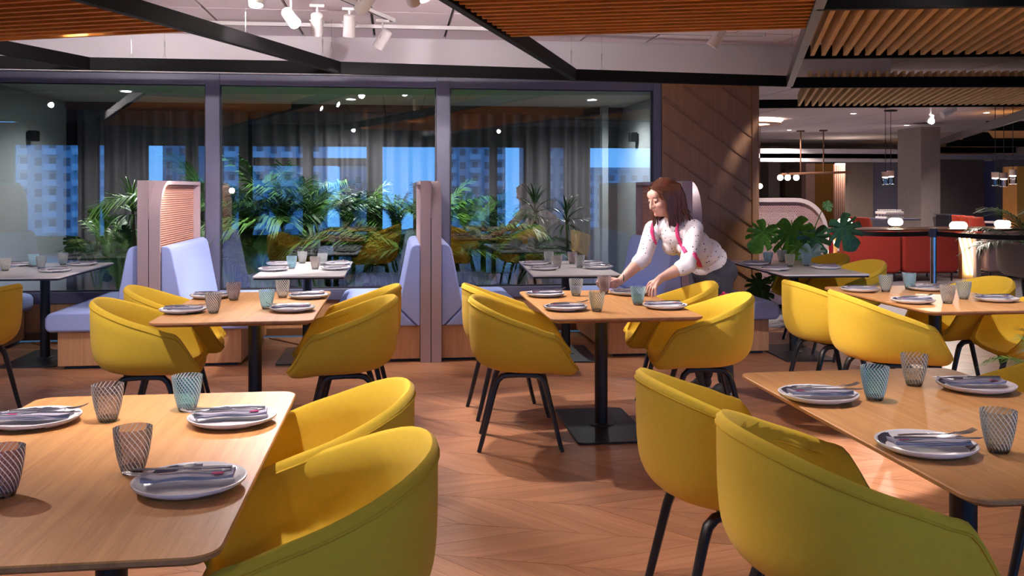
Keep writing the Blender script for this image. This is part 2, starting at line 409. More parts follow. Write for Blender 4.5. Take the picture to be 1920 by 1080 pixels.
# winter garden behind the glass
TX0, TX1, TY = -4.11, 3.04, 12.5
struct('wall_terrace_left', MB().box(TX0-.2, YW+.13, 0, TX0, TY+.3, 2.52), 'terrace_wall', smooth=0)
struct('wall_terrace_side', MB().box(-9, YW+.24, 0, TX0-.2, YW+.4, 2.52), 'terrace_wall', smooth=0)
wr_ = struct('wall_terrace_right', MB().box(TX1, YW+.31, 0, TX1+.22, TY+.3, 2.52), 'terrace_wall', smooth=0)
struct('wall_terrace_back', MB().box(TX0, TY+.12, 0, TX1, TY+.3, 2.52), 'terrace_wall', smooth=0)
struct('ceiling_terrace', MB().box(TX0-.2, YW+.13, 2.49, TX1+.25, TY+.3, 2.60), 'terrace_ceiling', smooth=0)
struct('trim_3', MB().box(TX0+.02, TY-.25, 2.40, TX1-.02, TY+.12, 2.489), 'rail_brown', smooth=0)
struct('trim_4', MB().box(TX0, TY-.16, 0, TX0+.08, TY-.05, 2.40), 'frame_black', smooth=0)
struct('trim_5', MB().box(TX1-.34, TY-.45, 0, TX1-.26, TY-.3, 2.49), 'terrace_wall', smooth=0)
def curtain(x0, x1, y, pitch, label):
    rows = []; n = int((x1-x0)/pitch*10)
    for zz in (.02, .8, 1.6, 2.40):
        rows.append([(x0+(x1-x0)*k/n, y+.045*sin(k/10*2*pi+.6*sin(k*.37))*(.8+.2*zz/2.4), zz) for k in range(n+1)])
    return tag(obj('curtain', MB().grid(rows), 'curtain_cloth', smooth=80), label, 'curtain', 'grey curtains of the winter garden')
curtain(TX0+.1, -1.9, TY-.06, .17, 'grey floor-length curtain at the left end of the winter garden')
curtain(-1.85, .55, TY-.06, .17, 'grey floor-length curtain behind the middle glass bay')
curtain(.6, TX1-.36, TY-.06, .17, 'grey floor-length curtain behind the right glass bay')
for nm, x, yy, sx in (('left', TX0, V(52, 255, 10).y, 1), ('right', TX1, 0, -1)):
    if sx == 1:
        u = ray(52); Zc = TX0/(u*CT+ST); p = D(52, 255, Zc)
    else:
        u = ray(1196); Zc = TX1/(u*CT+ST); p = D(1196, 257, Zc)
    s = thing('wall_sconce', 'small black square wall lamp on the winter garden wall at the %s' % nm, 'lamp', p)
    obj('back_plate', MB().box(0, -.04, -.04, .02*sx, .04, .04), 'black_metal', s, bevel=.003)
    obj('lamp_body', MB().box(.02*sx, -.06, -.06, .11*sx, .06, .06), 'black_metal', s, bevel=.006)
    obj('light_slot', MB().box(.04*sx, -.05, .06, .10*sx, .05, .062), 'rail_metal', s)
def downlight(px, py, label):
    p = G(px, py, 2.488)
    d = thing('downlight', label, 'lamp', p)
    obj('rim', MB().lathe([(.05, -.002), (.062, -.008), (.066, 0)], 24), 'white_metal', d)
    obj('lens', MB().lathe([(0, -.003), (.05, -.004)], 20), 'lens_glow', d)
    spot('downlight_beam', (p.x, p.y, 2.46), (p.x, p.y+.1, 0), 70, (1, .97, .93), 150, .7, .04)
downlight(658, 186, 'round ceiling downlight behind the middle glass bay')
downlight(1110, 187, 'round ceiling downlight behind the right glass bay')
for px_, nm_ in ((440, 'left mullion'), (610, 'middle bay'), (745, 'middle divider'), (890, 'right bay'), (215, 'left bay')):  # added downlights, hidden by the frame head, to light the palms
    p_ = V(px_, 153, 9.5); d_ = thing('downlight', 'added downlight close to the glass, lighting the palms of the %s' % nm_, 'lamp', (p_.x, 9.5, 2.488))
    obj('rim', MB().lathe([(.05, -.002), (.062, -.008), (.066, 0)], 24), 'white_metal', d_); obj('lens', MB().lathe([(0, -.003), (.05, -.004)], 20), 'lens_glow', d_)
    spot('downlight_beam', (p_.x, 9.5, 2.46), (p_.x, 10.0, .4), 52, (1, .97, .93), 84, .6, .04)
downlight(236, 171, 'added ceiling downlight behind the left glass bay')  # added to brighten the left wall of the winter garden

# the far sides of the room, out of the picture but seen mirrored in the glass
struct('wall_left', MB().box(-9.2, -3.4, 0, -9, YW, CEIL), 'white_plaster', smooth=0)
struct('wall_right', MB().box(17.2, -3.4, 0, 17.4, 33, CEIL), 'far_grey', smooth=0)
wrr = MB(); YR = -3.2
ops = [(-8.3, -6.9), (-6.54, -6.35), (-5.5, -4.62), (-4.42, -3.46), (-3.24, -2.05), (-1.9, -.62), (-.34, .94), (1.24, 2.2), (2.3, 3.0), (3.55, 3.95), (4.5, 6.05), (6.6, 8.2), (8.8, 11.5), (12, 15)]
cur = -9.0
for a, b in ops: wrr.box(cur, YR-.2, 0, a, YR, 2.85); cur = b
wrr.box(cur, YR-.2, 0, 17.2, YR, 2.85)
wrr.box(-9, YR-.19, 2.42, 17.2, YR-.01, 2.85); wrr.box(-9, YR-.19, 0, 17.2, YR-.01, .30)
struct('wall_rear', wrr, 'far_dark', smooth=0)
for k, (a, b) in enumerate(ops):
    w = struct('window_%d' % (k+5))
    fb = MB().box(a, YR-.14, .30, a+.04, YR-.06, 2.42).box(b-.04, YR-.14, .30, b, YR-.06, 2.42).box(a, YR-.14, .30, b, YR-.06, .36).box(a, YR-.14, 2.36, b, YR-.06, 2.42)
    if 4 <= k <= 5: fb.box(a, YR-.14, 1.92, b, YR-.06, 2.10)
    obj('frame', fb, 'frame_black', w, smooth=0)
    obj('glass_pane', MB().add([(a, YR-.1, .3), (b, YR-.1, .3), (b, YR-.1, 2.42), (a, YR-.1, 2.42)], [(0, 1, 2, 3)]), 'clear_glass', w, smooth=0)

# the town outside the rear windows
struct('ground', MB().box(-120, -200, -8.4, 120, -8, -8), 'far_dark', smooth=0)
def block(x0, x1, y, h, mat, label, fl_h=1.95, step=1.7, balcony=False):
    b = thing('apartment_block', label, 'building', ((x0+x1)/2, y, -8), 0)
    w = x1-x0
    obj('walls', MB().box(-w/2, -10, 0, w/2, 0, h), mat, b, smooth=0)
    wm = MB(); bm_ = MB(); n = max(2, int(w/step))
    for f in range(int(h/fl_h)):
        for k in range(n):
            xc = -w/2+(k+.5)*w/n; z = f*fl_h+.6
            wm.box(xc-.4, 0, z, xc+.4, .08, z+1.0)
            if balcony and k % 2 == 0: bm_.box(xc-.8, 0, z-.6, xc+.8, 1.1, z-.5).box(xc-.8, 1.05, z-.5, xc+.8, 1.1, z+.2)
    obj('windows', wm, 'window_dusk', b, smooth=0, kind='stuff')
    if balcony: obj('balconies', bm_, 'rail_white', b, smooth=0, kind='stuff')
    obj('roof', MB().box(-w/2-.3, -10.3, h, w/2+.3, .3, h+.5), mat, b, smooth=0)
block(-47, -35, -105, 26, 'building_white', 'white apartment block mirrored at the left of the glazing', balcony=True)
block(-33, -24, -120, 24, 'building_grey', 'grey apartment block mirrored behind the left screen')
block(-23, -10, -112, 22, 'building_white', 'white apartment block with balconies mirrored in the middle bay', balcony=True)
block(-9, -3, -135, 13, 'building_grey', 'low grey block mirrored right of the middle bay')
block(7, 16, -118, 18, 'building_white', 'white terraced block mirrored in the right bay', balcony=True)
block(17, 24, -100, 26, 'building_brick', 'reddish apartment tower mirrored in the right bay')
block(27, 44, -115, 12, 'building_white', 'low white block mirrored at the right edge of the glazing', balcony=True)

# ------------------------------------------------------------------ chevron parquet (built last, see the end)
# ================================================================== CEILING RAFTS
dv = Vector((sin(radians(21.5)), cos(radians(21.5)), 0))
RB, RT = 2.40, 2.505
def Cz(px, py, z): return G(px, py, z)
def beam_mb(a, b, th=.05, z0=RB, z1=RT):
    a = Vector((a[0], a[1], 0)); b = Vector((b[0], b[1], 0)); d = (b-a).normalized(); n = Vector((-d.y, d.x, 0))*th/2
    q = [a-n, b-n, b+n, a+n]
    return MB().add([(p.x, p.y, z0) for p in q]+[(p.x, p.y, z1) for p in q], [(0, 3, 2, 1), (4, 5, 6, 7), (0, 1, 5, 4), (1, 2, 6, 5), (2, 3, 7, 6), (3, 0, 4, 7)])
def cable(root, p):
    m = MB().tube([(p[0], p[1], RT), (p[0], p[1], CEIL)], .0018, 5).tube([(p[0], p[1], RT+.10), (p[0], p[1], RT+.15)], .006, 6)
    m.tube([(p[0]-.018, p[1], RT), (p[0], p[1], RT+.05), (p[0]+.018, p[1], RT)], .0022, 5).tube([(p[0], p[1], RT+.04), (p[0], p[1], RT+.1)], .004, 6)
    obj('hanging_cable', m, 'cable_steel', root)
E1, E2, E3, E4 = [Vector(p).to_3d() for p in ((-.49, 8.25), (-2.57, 8.22), (1.62, 8.44), (3.83, 8.74))]
def slats(root, last_a, ang, beamL, beamR, n, step, mat, z0, z1, th):
    """slats across the raft, the farthest through last_a, each trimmed between two parallel beams"""
    d = Vector((cos(radians(ang)), sin(radians(ang)), 0)); nn = Vector((-dv.y, dv.x, 0))
    for k in range(n):
        p = Vector((last_a[0], last_a[1], 0))-dv*step*k
        tL = ((beamL-p).dot(nn))/d.dot(nn); tR = ((beamR-p).dot(nn))/d.dot(nn)
        a, b = p+d*(tL+.03), p+d*(tR-.03)
        obj('slat', beam_mb(a, b, th, z0, z1), mat, root, smooth=0)
r1 = thing('ceiling_raft', 'left hanging ceiling frame of black steel with orange wooden slats', 'ceiling frame')
obj('beam', beam_mb(E1, E1-dv*9), 'steel_beam', r1, bevel=.003)
obj('beam', beam_mb(E2, E2-dv*9), 'steel_beam', r1, bevel=.003)
obj('beam', beam_mb((-7.5, 8.20), (E1.x, E1.y)), 'steel_beam', r1, bevel=.003)
pa = G(345, 58, 2.42)
slats(r1, pa, -22, E2, E1, 38, .118, 'oak_slat', 2.415, 2.495, .034)
for p in ((E1-dv*.15), (E1-dv*.32), (E1-dv*1.55), (E1-dv*2.9), (E2+Vector((.35, .02, 0))), (E2+Vector((.62, .02, 0)))): cable(r1, p)
r2 = thing('ceiling_raft', 'middle hanging ceiling frame with orange slats between a black and a grey beam', 'ceiling frame')
obj('beam', beam_mb(E3, E3-dv*9), 'steel_beam', r2, bevel=.003)
obj('beam', beam_mb(E4, E4-dv*9, .06, RB, RT), 'steel_beam_grey', r2, bevel=.003, label='lighter grey steel beam')
obj('beam', beam_mb((E1.x, E1.y), (E4.x-.03, E4.y)), 'steel_beam', r2, bevel=.003)
pb = G(1500, 51.5, 2.42)
slats(r2, pb, -17, E3, E4, 38, .112, 'oak_slat', 2.415, 2.495, .034)
for p in ((E3-dv*.1), (E3+Vector((.28, .06, 0))), (E4-dv*.6), (E3+dv*-3.0)): cable(r2, p)
def blades(root, a0, a1, b0, b1, n, mat, zt=.15, th=.030):
    """blades along the raft: feet on the far rail a0-a1, heads on the near rail b0-b1"""
    for k in range(n):
        t = (k+.5)/n
        p = Vector(a0).lerp(Vector(a1), t); q = p-dv*10
        # meet the near rail
        bd = Vector(b1)-Vector(b0); nn = Vector((-bd.y, bd.x, 0)); s_ = (Vector(b0)-p).dot(nn)/(-dv).dot(nn)
        obj('slat', beam_mb(p-dv*.03, p-dv*(s_-.03), th, RB+.02, RB+.02+zt), mat, root, smooth=0)
def ext(a, b, t): a = Vector(a); b = Vector(b); return a+(b-a)*t
r3 = thing('ceiling_raft', 'near right hanging ceiling frame with pale golden blade slats', 'ceiling frame')
f0, f1 = G(1500, 111, RB), G(1920, 107, RB); n0, n1 = G(1530, 19, RB), G(1920, 12.5, RB)
for q in (f0, f1, n0, n1): q.z = 0
obj('beam', beam_mb(f0-(f1-f0)*.0, ext(f0, f1, 2.2)), 'steel_beam', r3, bevel=.003)
obj('beam', beam_mb(ext(n0, n1, 0), ext(n0, n1, 2.6)), 'steel_beam', r3, bevel=.003)
L1 = (f1-f0).length*2.0
blades(r3, ext(f0, f1, .03), ext(f0, f1, 2.0), n0, n1, int(L1/.082), 'oak_blade')
r4 = thing('ceiling_raft', 'far right hanging ceiling frame of pinkish blade slats beyond the oak panel', 'ceiling frame')
g0, g1 = G(1420, 203, RB), G(1920, 200, RB); h0, h1 = G(1484, 165, RB), G(1920, 163.5, RB)
for q in (g0, g1, h0, h1): q.z = 0
obj('beam', beam_mb(g0, ext(g0, g1, 1.6)), 'steel_beam', r4, bevel=.003)
obj('beam', beam_mb(h0, ext(h0, h1, 1.9)), 'steel_beam', r4, bevel=.003)
L2 = (g1-g0).length*1.5
blades(r4, ext(g0, g1, .145), ext(g0, g1, 1.5), h0, h1, int((L2-(g1-g0).length*.145)/.083), 'oak_blade')
r5 = thing('ceiling_raft', 'farthest hanging ceiling frame at the right edge with black bars', 'ceiling frame')
c0, c1 = G(1766, 271, RB), G(1960, 211, RB)
for q in (c0, c1): q.z = 0
obj('beam', beam_mb(c0-(c1-c0)*.25, c1, .06, RB, RT+.03), 'steel_beam_grey', r5, bevel=.003)
for py, px in ((263, 1805), (275, 1775), (287, 1700), (245, 1850)):
    a = G(px, py, RB); b = G(1990, py, RB)
    obj('beam', beam_mb(a, b, .06, RB, RT+.06), 'steel_beam', r5, bevel=.003)
a = G(1700, 289, RB); b = G(1890, 289, RB); c = G(1800, 302, RB); d = G(1700, 303, RB)
obj('slat_panel', MB().add([(p.x, p.y, RB+.02) for p in (a, b, c, d)]+[(p.x, p.y, RB+.06) for p in (a, b, c, d)], [(0, 3, 2, 1), (4, 5, 6, 7), (0, 1, 5, 4), (1, 2, 6, 5), (2, 3, 7, 6), (3, 0, 4, 7)]), 'far_wood', r5, smooth=0)
a = G(1850, 246, RB); b = G(1990, 244, RB); c = G(1990, 261, RB); d = G(1862, 261, RB)
obj('slat_panel', MB().add([(p.x, p.y, RB+.02) for p in (a, b, c, d)]+[(p.x, p.y, RB+.06) for p in (a, b, c, d)], [(0, 3, 2, 1), (4, 5, 6, 7), (0, 1, 5, 4), (1, 2, 6, 5), (2, 3, 7, 6), (3, 0, 4, 7)]), 'far_wood', r5, smooth=0)

# ================================================================== TRACK LIGHTS
def track(a, b, label, w=.034):
    d = (Vector(b)-Vector(a)); L = d.length; rz = atan2(d.y, d.x)
    t = thing('light_track', label, 'light track', (a[0], a[1], CEIL), rz)
    obj('rail', MB().box(0, -w/2, -.034, L, w/2, -.001), 'white_metal', t, bevel=.003)
    obj('rail_slot', MB().box(.02, -.007, -.0352, L-.02, .007, -.0342), 'shadow_gap', t, smooth=0)
    obj('end_cap', MB().box(-.012, -w/2, -.036, 0, w/2, -.001), 'rail_metal', t); obj('end_cap', MB().box(L, -w/2, -.036, L+.012, w/2, -.001), 'rail_metal', t)
    return t
SP = None
def spotlight(x, y, target, label, power=0, size=60, drop=.13, z=CEIL-.034, col=(1, .90, .87), blend=.35, dim=False):
    """white cylinder head on a stem, turned towards its target"""
    t = thing('track_spotlight', label, 'spotlight', (x, y, z))
    obj('adapter', MB().box(-.055, -.015, -.022, .055, .015, 0), 'white_metal', t, bevel=.003)
    obj('stem', MB().tube([(0, 0, -.015), (0, 0, -drop)], .009, 8).ball((0, 0, -drop), .016, 10), 'white_metal', t)
    hc = Vector((0, 0, -drop-.02)); dr = (Vector(target)-Vector((x, y, z))-hc).normalized()
    R = dr.to_track_quat('Z', 'Y').to_matrix().to_4x4(); M = Matrix.Translation(hc) @ R
    b = obj('lamp_body', MB().lathe([(0, -.085), (.036, -.085), (.046, -.078), (.048, .085), (.044, .087), (.042, .070), (0, .070)], 24, M=M), 'white_metal', t)
    obj('lens', MB().lathe([(0, .072), (.041, .072)], 20, M=M), 'rail_metal' if dim else 'lens_glow', b)
    obj('yoke', MB().tube([M @ Vector((.05, 0, 0)), M @ Vector((.056, 0, -.03)), Vector((0, 0, -drop+.01)), M @ Vector((-.056, 0, -.03)), M @ Vector((-.05, 0, 0))], .004, 6), 'rail_metal', t)
    if power:
        p = Vector((x, y, z))+hc+dr*.10
        spot('spot_beam', p, target, power, col, size, blend, .03)
    return t
# ------------------------------------------------------------------ heads on tracks and the light they give
track((-1.05, 5.6), (-.02, 8.0), 'white ceiling track over the middle bay, running towards the glass')
track((-6.2, YW-.78), (3.4, YW-.78), 'long thin white ceiling track running along the bulkhead', .028)
track((1.55, 3.2), (3.05, 7.9), 'white ceiling track above the middle slatted frame')
track((-4.9, .8), (-2.7, 6.4), 'white ceiling track over the left dining tables')
track((-.6, -2.6), (.6, .4), 'white ceiling track above the entrance side of the room')
track((3.6, -2.0), (6.6, 6.2), 'white ceiling track over the right dining tables')
KEY = (1, .88, .87); WARM = (1, .83, .74)
spotlight(-.77, 7.05, (.9, 4.4, .3), 'lit white track spotlight with bright lens at the top edge', 130, 66)
spotlight(-.60, 7.30, (-.7, 9.0, .9), 'white track spotlight hanging straight beside the lit one', 0, dim=True)
spotlight(-.36, 7.40, (-.5, 8.3, 0), 'white track spotlight pointing down from the middle of the track', 70, 70, dim=True, drop=.12)
spotlight(-.11, 7.90, (-1.5, 8.6, .4), 'white track spotlight tilted left at the end of the track', 90, 70, dim=True, drop=.14)
spotlight(2.69, 7.60, (1.5, 8.0, .7), 'white track spotlight tilted left under the orange slats', 80, 64, dim=True, drop=.12)
# heads out of the picture, over and behind the camera
def lamp(k, x, y, tgt, p, size, col=KEY, blend=.3): spotlight(x, y, tgt, 'white track spotlight out of sight, %s' % k, p, size, col=col, blend=blend)
lamp('aimed past the woman', -1.2, 3.7, (2.9, 5.4, .75), 280, 23)
lamp('added fill aimed at the woman', -.9, 4.4, (1.98, 6.0, 1.2), 115, 17)  # extra lamp, added to brighten her
lamp('over the woman\'s table', .15, 5.9, (1.25, 5.3, .7), 120, 66)
lamp('over the middle-left table', -.9, 6.2, (-.75, 5.75, .7), 55, 64)
lamp('over the left foreground table', -.5, 2.65, (-.70, 2.25, .7), 128, 84)
lamp('over the right foreground table', 1.15, 3.0, (1.7, 2.6, .7), 75, 76)
lamp('over the far right table', 2.9, 4.4, (3.3, 5.3, .7), 75, 76)
lamp('left of the left foreground table', -2.3, 3.8, (-.5, 2.2, .5), 90, 50)
lamp('near the left bay', -1.95, 6.4, (-3.05, 8.1, .65), 85, 48)
lamp('before the salmon panel', -.2, 6.4, (-1.7, 8.3, .9), 120, 52)
lamp('at the left chairs', -1.95, 3.7, (-1.4, 5.35, .55), 95, 36)
lamp('over the free floor', 2.25, 4.2, (2.2, 4.5, 0), 300, 25)
lamp('over the middle floor', .3, 4.2, (.5, 4.0, 0), 28, 84)
PALE = (1, .90, .93)
for k_, (x_, y_) in enumerate(((-2.9, 6.3), (-.9, 6.2), (.55, 6.2))): lamp('washing the bulkhead, %s' % ('first', 'second', 'third', 'fourth')[k_], x_, y_, (x_-.1, YW, 2.90), (54 if k_ == 0 else 40), 80, PALE, .7)
lamp('added fill behind the camera at the left', -.9, -1.6, (.2, 2.4, .5), 16, 70)  # this pair is added as weak warm fill for the near chair backs
lamp('added fill behind the camera at the right', 2.2, -1.6, (1.4, 2.4, .5), 16, 70)
lamp('added fill through the glass at the palms', -.45, 5.7, (-.4, 9.9, 1.0), 130, 40)  # these three are added to brighten the plants behind the panes
lamp('added fill through the glass at the right palms', .1, 6.1, (1.1, 10.0, .9), 80, 30)
lamp('added fill through the glass at the left palms', -1.0, 6.0, (-1.3, 10.0, .9), 90, 30)
lamp('added fill at the far left of the room', -5.0, 4.0, (-3.2, 6.5, .5), 80, 90)  # wide spot added as general fill
lamp('added fill right of the right tables', 5.6, 4.2, (3.9, 5.8, .5), 45, 70)  # spot added as fill over the right side

# ================================================================== CHAIRS
RIM = [(-.275, 0, .80), (-.262, .10, .797), (-.215, .195, .780), (-.135, .262, .748), (-.04, .292, .712), (.06, .302, .680), (.135, .300, .652), (.195, .297, .632), (.240, .292, .572), (.272, .282, .510), (.296, .256, .468), (.306, .195, .450), (.309, .10, .444), (.310, 0, .443)]
RIM = [Vector((f*.93, l, z)) for f, l, z in RIM]
def crom(P, t):
    n = len(P)-1; i = min(int(t*n), n-1); u = t*n-i
    fl_ = lambda q: Vector((q.x, -q.y, q.z))
    p0 = P[i-1] if i > 0 else fl_(P[1]); p1 = P[i]; p2 = P[i+1]; p3 = P[i+2] if i+2 <= n else fl_(P[n-1])
    return .5*((2*p1)+(p2-p0)*u+(2*p0-5*p1+4*p2-p3)*u*u+(3*p1-p0-3*p2+p3)*u**3)
def bucket(rim, C, zc, th, nr=30, ns=14):
    half = [crom(rim, k/nr) for k in range(nr+1)]
    loop = half+[Vector((h.x, -h.y, h.z)) for h in half[-2:0:-1]]
    rows = []
    for R in loop:
        d = R-C; P1 = C+Vector((d.x*.97, d.y*.94, -.006)); h = R.z-zc
        P2 = Vector((C.x+d.x, d.y, zc+h*.25)) if h > .02 else C+d*.9
        w_ = 2.1
        rows.append([((1-t)**3*C+3*w_*(1-t)**2*t*P1+3*w_*(1-t)*t*t*P2+t**3*R)/((1-t)**3+3*w_*(1-t)**2*t+3*w_*(1-t)*t*t+t**3) for t in [k/ns for k in range(1, ns+1)]])
    n = len(rows); out = []
    hub = Vector((C.x, 0, .75))
    for i in range(n):
        o = []
        for k in range(ns):
            a = rows[(i+1) % n][k]-rows[i-1][k]; b = rows[i][min(k+1, ns-1)]-(rows[i][k-1] if k else C)
            v = a.cross(b).normalized()
            if v.dot(rows[i][k]-hub) < 0: v = -v
            o.append(rows[i][k]+v*th)
        out.append(o)
    m = MB(); vs = [C]+[p for r in rows for p in r]; fs = []
    I = lambda i, k: 1+(i % n)*ns+k
    base = len(vs); vs += [C-Vector((0, 0, th))]+[p for r in out for p in r]
    O = lambda i, k: base+1+(i % n)*ns+k
    lip = len(vs)
    for i in range(n):
        tg = (rows[i][-1]-rows[i][-2]).normalized(); vs.append((rows[i][-1]+out[i][-1])/2+tg*th*.38)
    for i in range(n):
        fs.append((0, I(i, 0), I(i+1, 0))); fs.append((base, O(i+1, 0), O(i, 0)))
        for k in range(ns-1):
            fs.append((I(i, k), I(i, k+1), I(i+1, k+1), I(i+1, k))); fs.append((O(i, k), O(i+1, k), O(i+1, k+1), O(i, k+1)))
        fs.append((I(i, ns-1), lip+i, lip+(i+1) % n, I(i+1, ns-1))); fs.append((lip+i, O(i, ns-1), O(i+1, ns-1), lip+(i+1) % n))
    m.add(vs, fs)
    seam = []
    for i in range(n):
        tg = (out[i][-1]-out[i][-2]).normalized(); nn = (out[i][-1]-rows[i][-1]).normalized()
        seam.append(out[i][-1]-tg*.016+nn*.0008)
    return m, seam+seam[:1]
def make_chair(name, label, fabric='yellow_fabric', pipe='yellow_piping'):
    t = thing(name, label, 'chair')
    m, seam = bucket(RIM, Vector((.028, 0, .440)), .44, .027)
    obj('shell', m, fabric, t, smooth=60)
    obj('piping', MB().tube(seam, .0042, 6, caps=False), pipe, t, smooth=60)
    for sf in (-1, 1):
        for sl in (-1, 1):
            P = [(sf*.222, sl*.190, 0), (sf*.205, sl*.187, .06), (sf*.138, sl*.172, .335), (sf*.124, sl*.168, .375), (sf*.100, sl*.165, .398), (sf*.070, sl*.163, .404), (0, sl*.16, .405)]
            lg = MB().tube(P, [.0118, .0130, .0160, .0168, .0168, .016, .015], 8, up=(0, 1, 0), flat=1.25)
            obj('leg', lg, 'black_ash', t)
    c = MB()
    for s in (-1, 1): c.tube([(-.085, s*.158, .402), (-.02, s*.05, .407), (.02, -s*.05, .407), (.085, -s*.158, .402)], .013, 8, flat=.8)
    c.box(-.06, -.06, .398, .06, .06, .412)
    obj('crossbar', c, 'black_ash', t)
    return t
CH = [  # x, y, turn, label
 (-1.341, 5.284, 7, 'yellow tub chair in front at the left of the middle-left oak table'),
 (-1.357, 5.960, 9, 'yellow tub chair half hidden behind another, left of the middle-left oak table'),
 (-.270, 5.190, 183, 'yellow tub chair seen from outside, front right of the middle-left oak table'),
 (-.248, 5.815, 178, 'yellow tub chair with lit inside, back right of the middle-left oak table'),
 (.681, 5.109, -6.5, 'yellow tub chair seen side-on, in front at the left of the woman\'s oak table'),
 (.694, 5.815, 5, 'yellow tub chair tucked behind another at the left of the woman\'s oak table'),
 (1.726, 5.123, 169.5, 'yellow tub chair with open lit seat, in front of the woman at her oak table'),
 (1.754, 5.787, 168, 'yellow tub chair directly below the woman\'s hands with shadowed inside'),
 (2.790, 5.110, -8, 'bright yellow tub chair seen from behind, front left of the far right oak table'),
 (2.785, 5.750, 1, 'bright yellow tub chair, farther of the two left of the far right oak table'),
 (3.785, 5.833, 175, 'yellow tub chair facing us across the far right oak table'),
 (3.83, 5.150, 168, 'yellow tub chair cut by the right edge, at the far right oak table'),
 (-.184, 2.207, 180.5, 'large tub chair with greenish back, right of the left foreground table'),
 (-.226, 2.838, 180.5, 'yellow tub chair behind the greenish one, right of the left foreground table'),
 (1.114, 2.286, -1, 'large greenish-yellow tub chair at the bottom, left of the right foreground table'),
 (1.058, 2.908, 2, 'yellow tub chair behind the greenish one, left of the right foreground table'),
 (2.215, 2.985, 172, 'yellow tub chair barely showing at the right edge beside the right foreground table'),
 (-2.615, 6.121, 172, 'yellow tub chair cut by the left edge of the photo, before the white table'),
 (3.796, 8.107, 180, 'olive-looking tub chair in dim light, farther one beside the monstera\'s white table'),
 (3.721, 7.333, 180, 'olive-looking tub chair in dim light, nearer one beside the monstera\'s white table')]
ch0 = make_chair('tub_chair', CH[0][3]); ch0['group'] = 'yellow tub chairs'
for i, (x, y, a, lb) in enumerate(CH):
    if i == 0: ch0.location = (x, y, 0); ch0.rotation_euler = (0, 0, radians(a))
    else: dup(ch0, (x, y, 0), radians(a), lb)

# ================================================================== TABLES
TZ = .735
def make_table(name, w, l, label, white=False, pole_off=(0, 0), base=(.43, .80), r=.06):
    t = thing(name, label, 'table')
    a, b = w/2, l/2
    if white: lev = [(0, TZ-.012, 0), (0, TZ-.0015, 0), (.0015, TZ, 0)]
    else: lev = [(.03, TZ-.026, 0), (.004, TZ-.014, 0), (0, TZ-.011, 0), (0, TZ-.003, 0), (.003, TZ, 0)]
    rings = [[(x, y, z) for x, y in rbox(-a+i, -b+i, a-i, b-i, max(.01, r-i))] for i, z, _ in lev]
    n = len(rings[0]); m = MB(); fs = [tuple(range(n-1, -1, -1)), tuple(range((len(lev)-1)*n, len(lev)*n))]
    for q in range(len(lev)-1): fs += [(q*n+k, q*n+(k+1) % n, (q+1)*n+(k+1) % n, (q+1)*n+k) for k in range(n)]
    m.add([p for rg in rings for p in rg], fs)
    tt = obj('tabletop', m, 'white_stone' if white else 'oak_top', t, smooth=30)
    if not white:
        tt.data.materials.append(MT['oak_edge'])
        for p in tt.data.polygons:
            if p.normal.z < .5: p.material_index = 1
    else:
        obj('core_board', MB().prism(rbox(-a+.004, -b+.004, a-.004, b-.004, r), TZ-.026, TZ-.012, lambda u, v, z: (u, v, z)), 'black_metal', t, smooth=30)
    px_, py_ = pole_off
    obj('pole', MB().lathe([(.038, .012), (.038, TZ-.03)], 24, (px_, py_, 0)), 'black_metal', t)
    obj('mounting_plate', MB().box(px_-.13, py_-.2, TZ-.034, px_+.13, py_+.2, TZ-.026), 'black_metal', t)
    obj('base_plate', MB().prism(rbox(px_-base[0]/2, py_-base[1]/2, px_+base[0]/2, py_+base[1]/2, .035), .0, .011, lambda u, v, z: (u, v, z)).lathe([(.075, .011), (.075, .016), (.04, .022)], 24, (px_, py_, 0)), 'black_plate', t, smooth=30, bevel=.003)
    return t
TB = {'T1': (-.82, 5.49, 0, 'oak dining table left of the middle, between yellow chairs', 1.38), 'T2': (1.195, 5.35, 0, 'oak dining table the woman is laying', 1.32),
      'T3': (3.275, 5.38, 0, 'oak dining table at the right edge, lit bright in the middle distance', 1.30),
      'FL': (-.725, 2.44, 0, 'oak dining table in the left foreground', 1.40), 'FR': (1.63, 2.55, 0, 'oak dining table in the right foreground', 1.40)}
ot = None; tabs = {}
for k, (x, y, a, lb, ln) in TB.items():
    t = make_table('dining_table', .81, ln, lb, pole_off=(.01, .06) if k == 'T2' else (.02, 0)); t.location = (x, y, 0); t['group'] = 'oak dining tables'; tabs[k] = t
WT = {'W0': (-2.865, 8.10, 0, 'white booth table in front of the left glass bay'), 'W1': (-.735, 7.96, 0, 'white booth table in front of the middle glass bay'),
      'W2': (1.43, 7.79, -3, 'white booth table in front of the right glass bay'), 'W3': (3.37, 7.60, -3, 'white booth table in the shade before the monstera')}
wt0 = None
for k, (x, y, a, lb) in WT.items():
    if wt0 is None: wt0 = make_table('booth_table', .69, 1.42, lb, True, r=.03); wt0['group'] = 'white booth tables'; t = wt0; t.location = (x, y, 0)
    else: t = dup(wt0, (x, y, 0), radians(a), lb)
    tabs[k] = t

